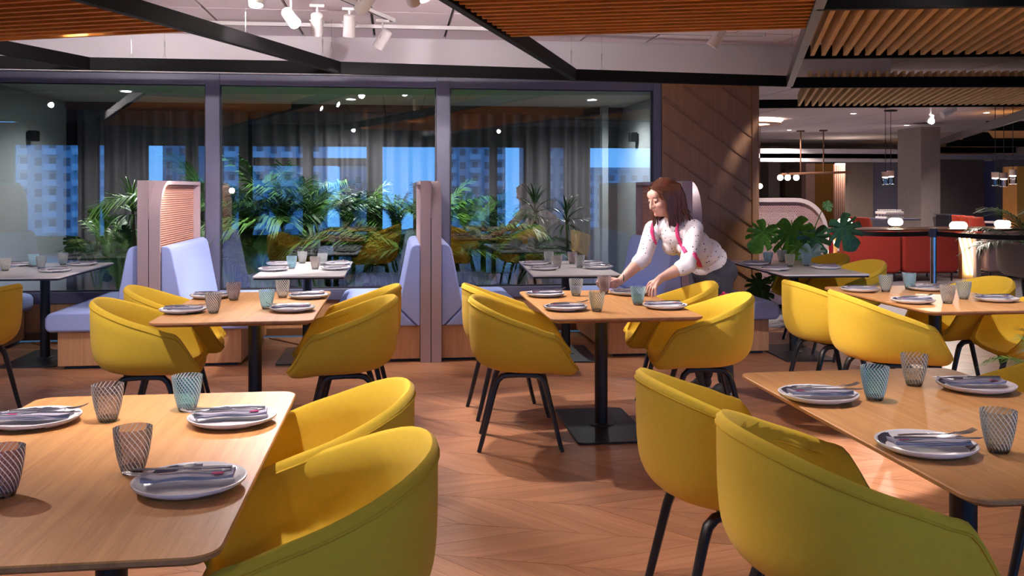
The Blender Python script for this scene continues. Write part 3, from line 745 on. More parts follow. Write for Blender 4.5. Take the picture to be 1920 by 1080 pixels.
# ================================================================== BOOTH BENCHES AND DIVIDERS
BY0, BY1 = 7.60, 9.05
def make_bench(label, s):
    b = thing('booth_bench', label, 'bench')
    fx = lambda u, v, w: (s*u, w, v)
    obj('base', MB().prism([(.0, .025), (.605, .025), (.605, .29), (.0, .29)], BY0, BY1, fx), 'oak_base', b, smooth=0, bevel=.003)
    obj('plinth', MB().prism([(.0, 0), (.565, 0), (.565, .025), (.0, .025)], BY0+.04, BY1, fx), 'black_metal', b, smooth=0)
    obj('seat_cushion', MB().prism([(.030, .292), (.665, .292), (.69, .32), (.69, .40), (.668, .435), (.62, .447), (.178, .447)], BY0-.035, BY1-.01, fx), 'blue_fabric', b, smooth=50, bevel=.028, seg=4)
    obj('backrest', MB().prism([(.0, .295), (.022, .295), (.172, .447), (.085, .90), (.07, .935), (.04, .95), (.0, .95)], BY0-.035, BY1-.06, fx), 'blue_fabric', b, smooth=50, bevel=.03, seg=4)
    return b
DX = [(-4.07, 'far left'), (-1.905, 'left'), (.282, 'middle'), (2.455, 'right')]
mL = mR = None
def frame_path(r):
    y0, y1, zt = BY0-.06, BY1+.02, 1.465; th = .03
    out = [(y0, 0)]; inn = [(y0+th, 0)]
    n = 10 if r else 0
    if r:
        for k in range(n+1):
            a = pi-k*pi/2/n; out.append((y0+r+r*cos(a), zt-r+r*sin(a))); inn.append((y0+r+(r-th)*cos(a), zt-r+(r-th)*sin(a)))
    else: out.append((y0, zt)); inn.append((y0+th, zt-th))
    out += [(y1, zt), (y1, 0)]; inn += [(y1-th, zt-th), (y1-th, 0)]
    return out, inn
def make_divider(label):
    d = thing('booth_divider', label, 'room divider')
    for s in (-1, 1):
        out, inn = frame_path(.30 if s > 0 else 0); n = len(out); m = MB()
        xa, xb = (.003, .084) if s > 0 else (-.084, -.003)
        vs = [(x, p[0], p[1]) for x in (xa, xb) for pl in (out, inn) for p in pl]; fs = []
        A, B, C_, D_ = 0, n, 2*n, 3*n
        for i in range(n-1): fs += [(A+i, A+i+1, B+i+1, B+i), (C_+i, D_+i, D_+i+1, C_+i+1), (A+i, C_+i, C_+i+1, A+i+1), (B+i, B+i+1, D_+i+1, D_+i)]
        fs += [(A, B, D_, C_), (A+n-1, C_+n-1, D_+n-1, B+n-1)]
        obj('frame', m.add(vs, fs), 'taupe_metal', d, smooth=35)
        rows = []; z = .46; k = 0; y0, y1, zt = BY0-.03, BY1-.01, 1.435; r = .27
        while z < zt:
            ya = y0
            if s > 0 and z > zt-r: ya = y0+r-sqrt(max(0, r*r-(z-(zt-r))**2))
            xo = s*(.020+(.0085 if k % 4 in (1, 2) else 0)); rows.append([(xo, ya, z), (xo, y1, z)]); z += .0046; k += 1
        obj('ribbed_panel', MB().grid(rows), 'terracotta_panel', d, smooth=0)
        obj('backing_board', MB().prism([(y0, .05), (y1, .05), (y1, zt), (y0+.25, zt), (y0+.07, zt-.1), (y0, zt-.3)] if s > 0 else [(y0, .05), (y1, .05), (y1, zt), (y0, zt)], .004*s, .016*s, lambda u, v, w: (w, u, v)), 'taupe_metal', d, smooth=0)
        if s > 0: obj('corner_piece', MB().prism([(BY0-.06, 1.165), (BY0-.06, 1.465), (BY0+.24, 1.465)]+[(BY0+.24+.30*cos(pi/2+k*pi/2/8), 1.165+.30*sin(pi/2+k*pi/2/8)) for k in range(1, 8)], -.002, .002, lambda u, v, w: (w, u, v)), 'taupe_metal', d, smooth=0)
    return d
d0 = None; bl = br = None
for x, nm in DX:
    if d0 is None: d0 = make_divider('tall taupe booth divider with ribbed pink panel, out of sight past the left edge'); d0['group'] = 'booth dividers'; d0.location = (x, 0, 0)
    else:
        point('divider_glow', (x+.13, BY0+.22, 1.38), 1.6, (1, .74, .62), .03); spot('added_ceiling_fill', (x, 8.2, 1.50), (x, 8.0, 3), 8, (1, .88, .90), 150, .8, .1)  # upward spot is added fill for the ceiling, no lamp of the divider
        dup(d0, (x, 0, 0), 0, {'left': 'tall taupe booth divider showing its ribbed salmon panel, before the left mullion', 'middle': 'tall taupe booth divider seen end-on in the middle of the glazing', 'right': 'tall taupe booth divider behind the woman, before the oak panelling'}[nm])
    lab = {'far left': ('blue booth bench past the left edge', 'blue booth bench peeking in at the left edge behind the yellow chair'),
           'left': ('pale blue booth bench left of the ribbed salmon divider', 'pale blue booth bench with brightly lit back right of the ribbed salmon divider'),
           'middle': ('pale blue booth bench left of the end-on middle divider', 'pale blue booth bench right of the end-on middle divider'),
           'right': ('blue booth bench in shade behind the woman, left of her divider', 'blue booth bench in front of the oak panelling, right of the woman')}[nm]
    if bl is None: bl = make_bench(lab[0], -1); bl['group'] = 'booth benches'; bl.location = (x-.086, 0, 0)
    else: dup(bl, (x-.086, 0, 0), 0, lab[0])
    if br is None: br = make_bench(lab[1], 1); br['group'] = 'booth benches'; br.location = (x+.086, 0, 0)
    else: dup(br, (x+.086, 0, 0), 0, lab[1])

# ================================================================== TABLEWARE
def plate_mat(name, ph):
    """white glaze with two broad slate brush strokes painted on the well"""
    m, t, out = newmat(name); L = t.links.new; b = N(t, 'BsdfPrincipled'); L(b.outputs[0], out.inputs[0])
    b.inputs['Roughness'].default_value = .16; b.inputs['Coat Weight'].default_value = .3
    tc = N(t, 'TexCoord'); sp = N(t, 'SeparateXYZ'); L(tc.outputs['Object'], sp.inputs[0])
    def mth(op, a, c=None, **k):
        n = N(t, 'Math', operation=op)
        for i, v in enumerate((a, c)):
            if v is None: continue
            if isinstance(v, (int, float)): n.inputs[i].default_value = v
            else: L(v, n.inputs[i])
        return n.outputs[0]
    at = N(t, 'Math', operation='ARCTAN2'); L(sp.outputs[1], at.inputs[0]); L(sp.outputs[0], at.inputs[1])
    nz = N(t, 'TexNoise'); nz.inputs['Scale'].default_value = 40; L(tc.outputs['Object'], nz.inputs['Vector'])
    r = mth('SQRT', mth('ADD', mth('POWER', sp.outputs[0], 2), mth('POWER', sp.outputs[1], 2)))
    rn = mth('ADD', r, mth('MULTIPLY', mth('SUBTRACT', nz.outputs['Fac'], .5), .01))
    tot = None
    for a0, hw, r0, rw in ((ph, .60, .105, .010), (ph+3.3, .32, .107, .007)):
        da = mth('ABSOLUTE', mth('SUBTRACT', mth('MODULO', mth('ADD', mth('SUBTRACT', at.outputs[0], a0), 4*pi+pi), 2*pi), pi))
        s_ = mth('MULTIPLY', mth('LESS_THAN', da, hw), mth('LESS_THAN', mth('ABSOLUTE', mth('SUBTRACT', rn, r0)), rw))
        tot = s_ if tot is None else mth('MAXIMUM', tot, s_)
    mx = N(t, 'MixRGB'); L(tot, mx.inputs[0]); mx.inputs[1].default_value = (.84, .82, .84, 1); mx.inputs[2].default_value = (.06, .065, .10, 1)
    L(mx.outputs[0], b.inputs['Base Color'])
for i, ph in enumerate((2.2, 1.9, 2.6)): plate_mat('plate_glaze_%d' % i, ph)
PL = MB().lathe([(0, .0015), (.062, .0015), (.066, 0), (.070, .0005), (.100, .006), (.117, .014), (.1225, .020), (.1230, .0235), (.1205, .0245), (.1165, .0225), (.108, .0145), (.095, .0085), (.06, .0075), (0, .0075)], 48)
plate_me = [PL.mesh('plate_%s' % c, 60) for c in 'abc']
for i, me in enumerate(plate_me): me.materials.append(MT['plate_glaze_%d' % i])
def napkin_mesh():
    m = MB()
    for lay in range(3):
        top = []; bot = []
        for i in range(13):
            x = -.098+.196*i/12
            zb = .001+lay*.003+.0025*sin(i*.9+lay)*.5+.004*max(0, abs(x)-.07)/.03
            top.append([(x, -.027+lay*.003+.054*j/4+.003*sin(i*.7), zb+.0022+.0012*sin(j*1.3+i*.5)) for j in range(5)])
        rows = top; bot = [[(p[0], p[1], p[2]-.0022) for p in r] for r in rows]
        n = 5; vs = [p for r in rows for p in r]+[p for r in bot for p in r]; o = len(rows)*n; fs = []
        for i in range(12):
            for j in range(4): fs += [(i*n+j, i*n+j+1, (i+1)*n+j+1, (i+1)*n+j), (o+i*n+j, o+(i+1)*n+j, o+(i+1)*n+j+1, o+i*n+j+1)]
            fs += [(i*n, (i+1)*n, o+(i+1)*n, o+i*n), (i*n+4, o+i*n+4, o+(i+1)*n+4, (i+1)*n+4)]
        for i in (0, 12): fs += [(i*n+j, i*n+j+1, o+i*n+j+1, o+i*n+j) for j in range(4)]
        m.add(vs, fs)
    return m
nap_me = napkin_mesh().mesh('napkin', 50); nap_me.materials.append(MT['napkin_cloth'])
print_me = MB().box(-.075, .006, .0108, -.050, .018, .0114).mesh('printed_mark', 0); print_me.materials.append(MT['magenta_cloth'])
def fork_mesh():
    m = MB()
    P = [(-.10, 0, .0035), (-.06, 0, .0045), (0, 0, .0035), (.035, 0, .0025), (.052, 0, .005)]
    m.tube(P, [.0060, .0052, .0034, .0030, .0040], 8, flat=.42)
    def sec(x0, x1, hw0, hw1, z0, z1, yc0=0, yc1=0, th=.0016):
        m.add([(x0, yc0-hw0, z0), (x0, yc0+hw0, z0), (x1, yc1+hw1, z1), (x1, yc1-hw1, z1), (x0, yc0-hw0, z0+th), (x0, yc0+hw0, z0+th), (x1, yc1+hw1, z1+th), (x1, yc1-hw1, z1+th)],
              [(0, 1, 2, 3), (4, 7, 6, 5), (0, 4, 5, 1), (1, 5, 6, 2), (2, 6, 7, 3), (3, 7, 4, 0)])
    sec(.050, .058, .004, .0105, .005, .0035); sec(.058, .070, .0105, .012, .0035, .003)
    for q in (-.0102, -.0034, .0034, .0102): sec(.070, .090, .0017, .0015, .003, .006, q, q); sec(.090, .108, .0015, .0008, .006, .013, q, q*.95)
    return m
def knife_mesh():
    m = MB()
    m.tube([(-.11, 0, .004), (-.07, 0, .0045), (-.005, 0, .004)], [.0068, .0064, .0050], 8, flat=.5)
    out = [(-.005, -.005), (.03, -.008), (.075, -.0085), (.100, -.006), (.112, .003), (.108, .0055), (.03, .006), (-.005, .005)]
    m.prism(out, .003, .0044, lambda u, v, w: (u, v, w))
    return m
fork_me = fork_mesh().mesh('fork', 50); fork_me.materials.append(MT['cutlery_steel'])
knife_me = knife_mesh().mesh('knife', 50); knife_me.materials.append(MT['knife_dark'])
cup_prof = [(.0265, .010), (.030, .018), (.0355, .040), (.0400, .064), (.0432, .088), (.0440, .106), (.0428, .1065)]
cup_me = MB().lathe(cup_prof, 40).mesh('tumbler_wall', 60)
foot_me = MB().lathe([(0, .0005), (.0235, .0005), (.0255, .004), (.0285, .014), (0, .012)], 28).mesh('tumbler_foot', 50)
pane('foot_glass', (.55, .58, .58), .05, 1.2); foot_me.materials.append(MT['foot_glass'])
CUPM = {}
def tumbler(x, y, z, mat, label):
    t = thing('tumbler', label, 'glass', (x, y, z), random.uniform(0, 6), 'swirled glass tumblers')
    if mat not in CUPM: CUPM[mat] = cup_me.copy(); CUPM[mat].materials.append(MT['swirl_'+mat])
    link('glass_wall', CUPM[mat], None, t); link('glass_foot', foot_me, None, t)
    return t
nset = 0
def setting(x, y, side, where, dz=0, rot=None):
    """plate with folded napkin, fork and knife; handles towards the diner"""
    global nset; nset += 1
    a = (0 if side == 'l' else pi)+(rot if rot is not None else random.uniform(-.12, .12))
    z = TZ+dz
    link_ = lambda nm, me, dx, dy, dzz, da: link(nm, me, None, None, (x+dx*cos(a)-dy*sin(a), y+dx*sin(a)+dy*cos(a), z+dzz), a+da)
    p = link('plate', plate_me[nset % 3], None, None, (x, y, z)); p.rotation_euler = (0, 0, random.uniform(-.3, .3)); tag(p, 'painted white plate at the '+where, 'plate', 'painted plates')
    q = link_('napkin', nap_me, .004, -.012, .0205-.001, .05); tag(q, 'grey napkin at the '+where, 'napkin', 'grey napkins')
    link('printed_mark', print_me, None, q)
    f = link_('fork', fork_me, .030, .012, .0355, .10); tag(f, 'steel fork at the '+where, 'fork', 'steel forks')
    k = link_('knife', knife_me, .022, -.022, .0345, -.03); tag(k, 'dark knife at the '+where, 'knife', 'table knives')
tn = {'T1': 'of the middle-left oak table', 'T2': 'of the oak table the woman lays', 'T3': 'of the bright right-edge oak table', 'FL': 'of the left foreground table', 'FR': 'of the right foreground table',
      'W0': 'of the left bay white table', 'W1': 'of the middle bay white table', 'W2': 'of the right bay white table', 'W3': 'of the shaded white table by the monstera'}
PLATES = {'FL': [(65, 787, 'l', 'back left'), (436, 785, 'r', 'back right'), (356, 905, 'r', 'front right')],
 'FR': [(1534, 742, 'l', 'back left'), (1736, 836, 'l', 'front left'), (1830, 724, 'r', 'back right')],
 'T1': [(343, 582, 'l', 'front left'), (548, 579, 'r', 'front right'), (579, 555, 'r', 'back right'), (395, 555, 'l', 'back left')],
 'T2': [(1022, 552, 'l', 'back left'), (1060, 577, 'l', 'front left'), (1180, 549, 'r', 'back right'), (1247, 574, 'r', 'front right')],
 'T3': [(1612, 543, 'l', 'back left'), (1712, 564, 'l', 'front left'), (1740, 541, 'r', 'back right'), (1868, 561, 'r', 'front right')],
 'W0': [(103, 507, 'r', 'front right'), (155, 495, 'r', 'back right'), (36, 496, 'l', 'back left')],
 'W1': [(513, 505, 'l', 'front left'), (526, 495, 'l', 'back left'), (632, 494, 'r', 'back right'), (630, 503, 'r', 'front right')],
 'W2': [(1003, 494, 'l', 'back left'), (1020, 503, 'l', 'front left'), (1105, 494, 'r', 'back right'), (1122, 501, 'r', 'front right')],
 'W3': [(1415, 494, 'l', 'back left'), (1452, 504, 'l', 'front left'), (1550, 501, 'r', 'front right')]}
for k, L in PLATES.items():
    for px, py, sd, wh in L:
        p = G(px, py, TZ+.012); setting(p.x, p.y, sd, '%s place %s' % (wh, tn[k]))
CUPS = {'FL': [(202, 790, 'smoke', 'smoky, back left'), (351, 770, 'teal', 'pale turquoise, beside the back plate'), (249, 886, 'smoke', 'grey-brown, touching the front plate'), (6, 930, 'plum', 'dark plum, cut by the left edge')],
 'FR': [(1640, 750, 'teal', 'turquoise, nearest the left edge'), (1714, 723, 'clear', 'clear amber-white, at the back'), (1872, 848, 'grey', 'plain smoky grey, in front at the right')],
 'T1': [(400, 587, 'smoke', 'smoky, in front'), (438, 563, 'plum', 'plum, at the back left'), (500, 579, 'teal', 'blue, in front'), (530, 558, 'clear', 'clear, at the back')],
 'T2': [(1080, 555, 'grey', 'grey, at the back left'), (1119, 584, 'olive', 'olive, in front'), (1196, 572, 'teal', 'turquoise, beside her hand')],
 'T3': [(1661, 547, 'grey', 'grey, at the back left'), (1705, 542, 'teal', 'blue, at the back'), (1777, 569, 'smoke', 'smoky pink, in front'), (1807, 561, 'grey', 'grey, behind the pinkish one')],
 'W0': [(10, 508, 'clear', 'pale, cut by the left edge'), (63, 500, 'teal', 'turquoise, in the middle'), (77, 504, 'grey', 'grey, before the turquoise one'), (118, 497, 'grey', 'grey, at the back right')],
 'W1': [(547, 504, 'teal', 'turquoise, front left'), (567, 494, 'grey', 'grey, back left'), (591, 505, 'smoke', 'smoky, front right'), (605, 498, 'grey', 'grey, back right')],
 'W2': [(1029, 495, 'grey', 'grey, back left'), (1045, 503, 'smoke', 'smoky, front left'), (1073, 495, 'plum', 'plum, back right'), (1087, 502, 'grey', 'grey, front right')],
 'W3': [(1440, 495, 'teal', 'blue, leftmost'), (1466, 491, 'grey', 'pale grey, at the back'), (1481, 500, 'clear', 'pale clear, in front'), (1512, 499, 'teal', 'pale blue, rightmost')]}
for k, L in CUPS.items():
    for px, py, mt, lb in L:
        p = G(px, py, TZ); tumbler(p.x, p.y, TZ, mt, 'swirled tumbler, %s, %s' % (lb, tn[k]))
# ================================================================== PLANTS
def frond_mesh(L, e0, e1, n, ll, w, twist=0, start=.22):
    """arching palm frond growing from the origin towards +x"""
    m = MB(); pts = []; p = Vector((0, 0, 0)); K = 14
    for i in range(K+1):
        pts.append(p.copy()); e = radians(e0+(e1-e0)*(i/K)**1.3); p = p+Vector((cos(e), 0, sin(e)))*L/K
    m.tube(pts, [.007*(1-.8*i/K)+.001 for i in range(K+1)], 5)
    for i in range(n):
        t = start+(1-start)*i/(n-1); f = t*K; k = min(int(f), K-1); c = pts[k].lerp(pts[k+1], f-k); d = (pts[k+1]-pts[k]).normalized()
        env = sin(pi*min(1, .18+.82*(1-(t-start)/(1-start))**.75))**.6 if t > .25 else .8
        for s in (-1, 1):
            side = Vector((0, s, 0)); dirv = (side*.80+d*(.55+.5*t)+Vector((0, 0, random.uniform(.0, .25)))).normalized()
            l = ll*(.35+.65*env)*random.uniform(.85, 1.1); nrm = dirv.cross(d).normalized(); wv = dirv.cross(nrm).normalized()*w
            a = c; b = c+dirv*l*.5+Vector((0, 0, -.06*l)); e_ = c+dirv*l+Vector((0, 0, -.42*l))
            m.add([a-wv*.4, a+wv*.4, b+wv, b-wv, e_], [(0, 1, 2, 3), (3, 2, 4)])
    return m
def strap_mesh(L, w, e0, e1):
    m = MB(); p = Vector((0, 0, 0)); rows = []; K = 7
    for i in range(K+1):
        t = i/K; ww = w*(.55+.9*t*(1-t)*2)*(1-t**3); rows.append([(p.x, -ww, p.z+ww*.4), (p.x, 0, p.z), (p.x, ww, p.z+ww*.4)])
        e = radians(e0+(e1-e0)*t); p = p+Vector((cos(e), 0, sin(e)))*L/K
    return m.grid(rows)
def monstera_mesh(seed, slots=4):
    rnd = random.Random(seed); m = MB(); n = 96; P = []
    cut = [(s*a, .30+.25*rnd.random(), rnd.uniform(4, 6.5)) for s in (-1, 1) for a in [38+26*k+rnd.uniform(-4, 4) for k in range(slots)]]
    for k in range(n):
        ph = -180+360*k/n; a = abs(ph)
        r = .56+.10*cos(radians(a))+.10*max(0, 1-a/35)
        if a > 150: r *= 1-.62*((a-150)/30)**1.3
        for c, dp, hw in cut:
            q = abs(ph-c)
            if q < hw: r *= 1-(1-dp)*.8*(1-(q/hw)**2)
        x = r*sin(radians(ph))*.92; y = r*cos(radians(ph))+.32
        P.append((x, y, -.28*x*x-.16*max(0, y)**2+.02*sin(radians(ph)*6)))
    m.add([(0, .30, 0)]+P, [(0, 1+k, 1+(k+1) % n) for k in range(n)])
    return m
FR_ = [frond_mesh(1, 84, 10, 42, .30, .0075), frond_mesh(1, 78, -25, 42, .27, .0075), frond_mesh(1, 62, -30, 38, .28, .008), frond_mesh(1, 86, 40, 42, .25, .007), frond_mesh(1, 48, -48, 40, .30, .009, start=.12)]
FM = {}
def shared(key, mb, mat, nm):
    if (key, mat) not in FM: FM[(key, mat)] = mb.mesh(nm, 60); FM[(key, mat)].materials.append(MT[mat])
    return FM[(key, mat)]
def pot(t, r, h, mat):
    obj('pot', MB().lathe([(0, 0), (r*.72, 0), (r*.9, h*.5), (r, h-.02), (r*1.02, h), (r*.92, h), (r*.9, h-.03), (0, h-.03)], 24), mat, t)
    obj('soil', MB().lathe([(0, h-.028), (r*.9, h-.03)], 20), 'soil', t)
def away(a, Y):
    """turn fronds of plants close to the pane sideways or away from it"""
    lim = radians(12) if Y < 9.9 else radians(35) if Y < 10.2 else radians(70)
    a = a % (2*pi); s_ = (a-pi/2) % (2*pi); s_ = s_-2*pi if s_ > pi else s_
    return pi/2+s_/pi*(pi/2+lim)
def palm(px, Y, top_py, label, mats, n=15, spread=(0, 1, 3), lenk=1.0, low=0, pr=.15, ph=.34):
    b = V(px, 500, Y); top = V(px, top_py, Y).z
    t = thing('potted_palm', label, 'plant', (b.x, b.y, 0), 0, 'palms of the winter garden')
    pot(t, pr, ph, 'pot_dark')
    H = (top-ph)*lenk*1.16
    st = MB()
    for k in range(4):
        a = k*1.6+px; st.tube([(.03*cos(a), .03*sin(a), ph-.03), (.05*cos(a), .05*sin(a), ph+.22*H)], [.012, .007], 6)
    obj('stem', st, 'stem_green', t)
    n = int(n*1.9)
    for k in range(n):
        v = spread[k % len(spread)]; a = k*2.4+random.uniform(-.3, .3)+px
        a = away(a, Y); f = link('frond', shared(v, FR_[v], mats[k % len(mats)], 'frond'), None, t, (.04*cos(a), .04*sin(a), ph+.02), a)
        s_ = H*random.uniform(.85, 1.15)*(1.0 if v in (0, 3) else 1.15); f.scale = (s_, s_, s_)
    for k in range(low):
        a = k*2.1+px*.7
        a = away(a, Y); f = link('frond', shared(4, FR_[4], mats[k % len(mats)], 'frond'), None, t, (.03*cos(a), .03*sin(a), ph+.10), a)
        s_ = max(.6, H*random.uniform(.55, .8)); f.scale = (s_, s_, s_)
    return t
P_, O_, D_, B_ = 'leaf_palm', 'leaf_olive', 'leaf_dark', 'leaf_green'
palm(434, 9.9, 335, 'tall dark palm beside the left mullion, behind the glass', (D_, P_, D_), 10, (0, 3, 0, 1))
palm(478, 9.62, 430, 'low olive palm with thin blades before the tall dark one, behind the glass', (O_, P_), 13, (3, 0, 3))
palm(535, 10.25, 345, 'tall dark palm in the left third of the middle bay, behind the glass', (D_, P_), 11, (0, 3, 1))
palm(622, 10.05, 352, 'broad arching palm in the centre of the middle bay, behind the glass', (P_, D_, P_), 13, (0, 1, 2))
palm(598, 9.75, 425, 'low green palm behind the white table of the middle bay', (P_, D_), 13, (3, 0, 1), 1.0, 7)
palm(668, 9.75, 432, 'low spreading palm at the right of the middle bay table', (P_, B_), 11, (2, 1, 0), 1.0, 7)
palm(700, 10.5, 392, 'dim palm deep in the winter garden, right of the centre', (D_, P_), 10, (0, 1))
palm(748, 9.62, 412, 'large bright palm with hanging fronds before the middle divider', (O_, P_, 'leaf_bright'), 13, (1, 2, 0), 1.1, 9)
palm(792, 10.1, 375, 'bright green palm partly hidden by the middle divider', (B_, P_, 'leaf_bright'), 12, (0, 1, 3))
palm(868, 10.2, 392, 'dark palm at the left end of the right bay, behind the glass', (D_, P_), 11, (0, 1, 3))
palm(905, 9.65, 428, 'low green palm at the left end of the right bay', (P_, O_, B_), 12, (2, 1, 0), 1.0, 3)
palm(965, 9.9, 432, 'low dark palm in the middle of the right bay', (D_, P_), 10, (1, 2))
palm(456, 10.3, 375, 'dim palm between the two palms beside the left mullion, deep behind the glass', (D_, P_), 11, (0, 1, 3))
palm(568, 9.9, 385, 'mid green palm left of the broad arching one, behind the middle bay', (P_, D_), 12, (1, 0, 3))
palm(645, 10.45, 372, 'dim palm deep behind the broad arching one, in the middle bay', (D_, P_), 11, (0, 3, 1))
palm(722, 10.05, 395, 'feathery green palm left of the bright one with hanging fronds', (P_, B_), 12, (0, 1, 2))
palm(772, 9.65, 425, 'low bright palm at the foot of the middle divider, behind the glass', (B_, O_, 'leaf_bright'), 12, (1, 0, 2), 1.0, 7)
palm(850, 9.7, 415, 'green palm just right of the middle mullion, behind the glass', (P_, D_), 11, (0, 1, 2), 1.0, 7)
palm(892, 10.4, 390, 'dim palm deep behind the left end of the right bay', (D_, P_), 11, (0, 3, 1))
palm(510, 9.65, 430, 'low green palm behind the left end of the middle bay table', (P_, D_, O_), 11, (1, 0, 2), 1.0, 7)
palm(375, 9.8, 430, 'small palm between the salmon panel and the left mullion', (P_, O_), 9, (0, 1))
palm(228, 9.7, 440, 'grassy palm in a pale pot behind the left bench', (P_, O_, P_), 12, (3, 0, 1))
for px, h, key in ((432, 1.55, 'beside the left mullion'), (478, 1.35, 'right of the left mullion'), (535, 1.5, 'left of the white table'), (598, 1.6, 'over the white table'), (655, 1.55, 'right of the white table'), (742, 1.3, 'left of the middle divider'), (795, 1.45, 'behind the middle divider'), (868, 1.4, 'right of the middle mullion'), (1010, 1.3, 'behind the dark fan leaves')):
    x_ = V(px, 354, 21.0).x
    t = thing('potted_palm', 'palm by the rear windows, mirrored in the glass %s' % key, 'plant', (x_, -2.2, 0), 0, 'palms by the rear windows'); pot(t, .14, .34, 'pot_dark')
    for k in range(13):
        v = (0, 3, 1)[k % 3]; f = link('frond', shared(v, FR_[v], D_, 'frond'), None, t, (0, 0, .34), k*2.4+px); s_ = (h-.3)*random.uniform(.85, 1.1)*(1.15 if v == 1 else 1); f.scale = (s_*.8, s_*.8, s_)
def dracaena(px, py, Y, L, label, n=44, mat='leaf_dark', w=.011, pt=.13):
    c = V(px, py, Y); t = thing('potted_dracaena', label, 'plant', (c.x, c.y, 0), 0)
    pot(t, pt, .3, 'pot_clay'); obj('trunk', MB().tube([(0, 0, .27), (.02, .01, c.z*.6), (0, 0, c.z)], [.022, .018, .014], 8), 'stem_brown', t)
    for k in range(n):
        v = k % 4; e = (80, 55, 30, 5)[v]
        f = link('leaf', shared('s%d' % v, strap_mesh(1, w/L, e, e-70), mat, 'strap_leaf'), None, t, (0, 0, c.z-.06*(v/3)), k*2.4); s_ = L*random.uniform(.85, 1.15); f.scale = (s_, s_, s_)
dracaena(249, 392, 9.75, .46, 'spiky dracaena on a thin trunk left of the salmon panel, behind the glass', 52, 'leaf_palm')
dracaena(1003, 395, 10.5, .40, 'dark fan-leaved plant behind the glass in the right bay', 34)
dracaena(1062, 412, 10.1, .36, 'dark spiky plant at the right end of the glazing', 34)
dracaena(940, 405, 10.7, .36, 'dim spiky plant deep in the right bay', 30)
def monstera(base, leaves, label, ph=.36, pr=.17):
    t = thing('potted_monstera', label, 'plant', (base.x, base.y, 0), 0)
    pot(t, pr, ph, 'pot_dark'); b3 = Vector((base.x, base.y, 0))
    for i, (px, py, Zc, size, roll, tilt, mat) in enumerate(leaves):
        c = D(px, py, Zc)-b3
        top = c+Vector((0, 0, size*.35))
        obj('stem', MB().tube([(.02*cos(i), .02*sin(i), ph-.03), (c.x*.45, c.y*.45, ph+(c.z-ph)*.62), top], [.009, .007, .004], 6), 'stem_green', t)
        lf = link('leaf', shared('m%d' % (i % 4), monstera_mesh(11+i % 4), mat, 'monstera_leaf'), None, t, top)
        # blade hangs from the stem, face to the room
        lf.rotation_euler = (Matrix.Rotation(-TH, 4, 'Z') @ Matrix.Rotation(radians(roll), 4, 'Y') @ Matrix.Rotation(radians(-90+tilt), 4, 'X')).to_euler(); lf.scale = (size, size, size)
q = V(185, 500, 9.75)
monstera(q, [(178, 405, 9.5, .22, -20, 25, 'leaf_bright'), (197, 420, 9.7, .16, 70, 60, D_), (218, 425, 9.7, .15, 110, 55, D_), (142, 455, 9.4, .19, 30, 20, D_), (226, 440, 9.5, .18, -40, 20, D_), (165, 470, 9.5, .2, 10, 15, D_), (205, 475, 9.45, .2, -15, 20, D_), (196, 505, 9.4, .18, -10, 10, D_)],
         'monstera with one bright leaf behind the glass of the left bay')
q = V(1497, 520, 9.25)
monstera(q, [(1440, 440, 9.0, .30, 25, 20, B_), (1484, 441, 8.95, .42, -8, 28, B_), (1530, 447, 9.0, .33, 8, 15, D_), (1571, 432, 9.1, .33, -28, 10, D_), (1503, 468, 8.9, .17, 30, 20, 'leaf_bright'), (1490, 476, 9.0, .16, -30, 15, 'leaf_bright'),
             (1522, 478, 8.9, .26, 0, 10, 'leaf_reflection'), (1548, 385, 9.2, .10, -20, -10, D_), (1432, 535, 9.0, .24, 30, 20, D_), (1455, 520, 9.0, .22, -20, 15, D_), (1466, 505, 9.0, .18, 10, 15, B_), (1445, 560, 9.0, .2, 60, 30, D_)],
         'large monstera with split leaves before the perforated pink screen')
b = D(1988, 760, 4.3)
t = thing('potted_palm', 'palm just past the right edge, only the tips of its fronds in the photo', 'plant', (b.x, b.y, 0), 0); pot(t, .15, .34, 'pot_dark')
for k in range(9):
    v = (3, 0, 1)[k % 3]; f = link('frond', shared(v, FR_[v], P_, 'frond'), None, t, (0, 0, .36), 2.95+k*.7); f.scale = (.42, .42, .42)
b = D(1950, 420, 10.6)
t = thing('potted_palm', 'dark palm past the right edge near the sofas, drooping tips in the photo', 'plant', (b.x, b.y, 0), 0); pot(t, .15, .34, 'pot_dark')
for k in range(9):
    v = (1, 2, 0)[k % 3]; f = link('frond', shared(v, FR_[v], D_, 'frond'), None, t, (0, 0, .36), 2.6+k*.7); f.scale = (1.05, 1.05, 1.05)

# ================================================================== THE ROOM BEYOND, AT THE RIGHT
def vbox(mb, px0, py0, px1, py1, Y, dp, z0=None):
    a = V(px0, py1, Y); b = V(px1, py0, Y); return mb.box(a.x, Y, a.z if z0 is None else z0, b.x, Y+dp, b.z)
def wseg(name, px0, py0, px1, py1, Y, mat, dp=.3): struct(name, vbox(MB(), px0, py0, px1, py1, Y, dp, 0), mat, smooth=0)
struct('wall_corridor', MB().box(3.30, YW+.32, 0, 3.60, 33, CEIL), 'far_grey', smooth=0)
struct('wall_far', MB().box(3.3, 30, 0, 17.2, 30.3, CEIL), 'far_grey', smooth=0)
wseg('wall_far_cream', 1425, 300, 1434, 430, 29.5, 'far_wood'); wseg('wall_far_brown', 1472, 318, 1512, 430, 29.4, 'far_brown')
wseg('wall_far_pink', 1511, 306, 1528, 430, 26.5, 'far_pink'); wseg('wall_far_oak', 1527, 307, 1565, 430, 26.8, 'far_wood')
wseg('wall_far_grey', 1595, 300, 1637, 430, 23, 'far_brown'); wseg('wall_far_blue', 1632, 298, 1710, 430, 23.4, 'far_blue')
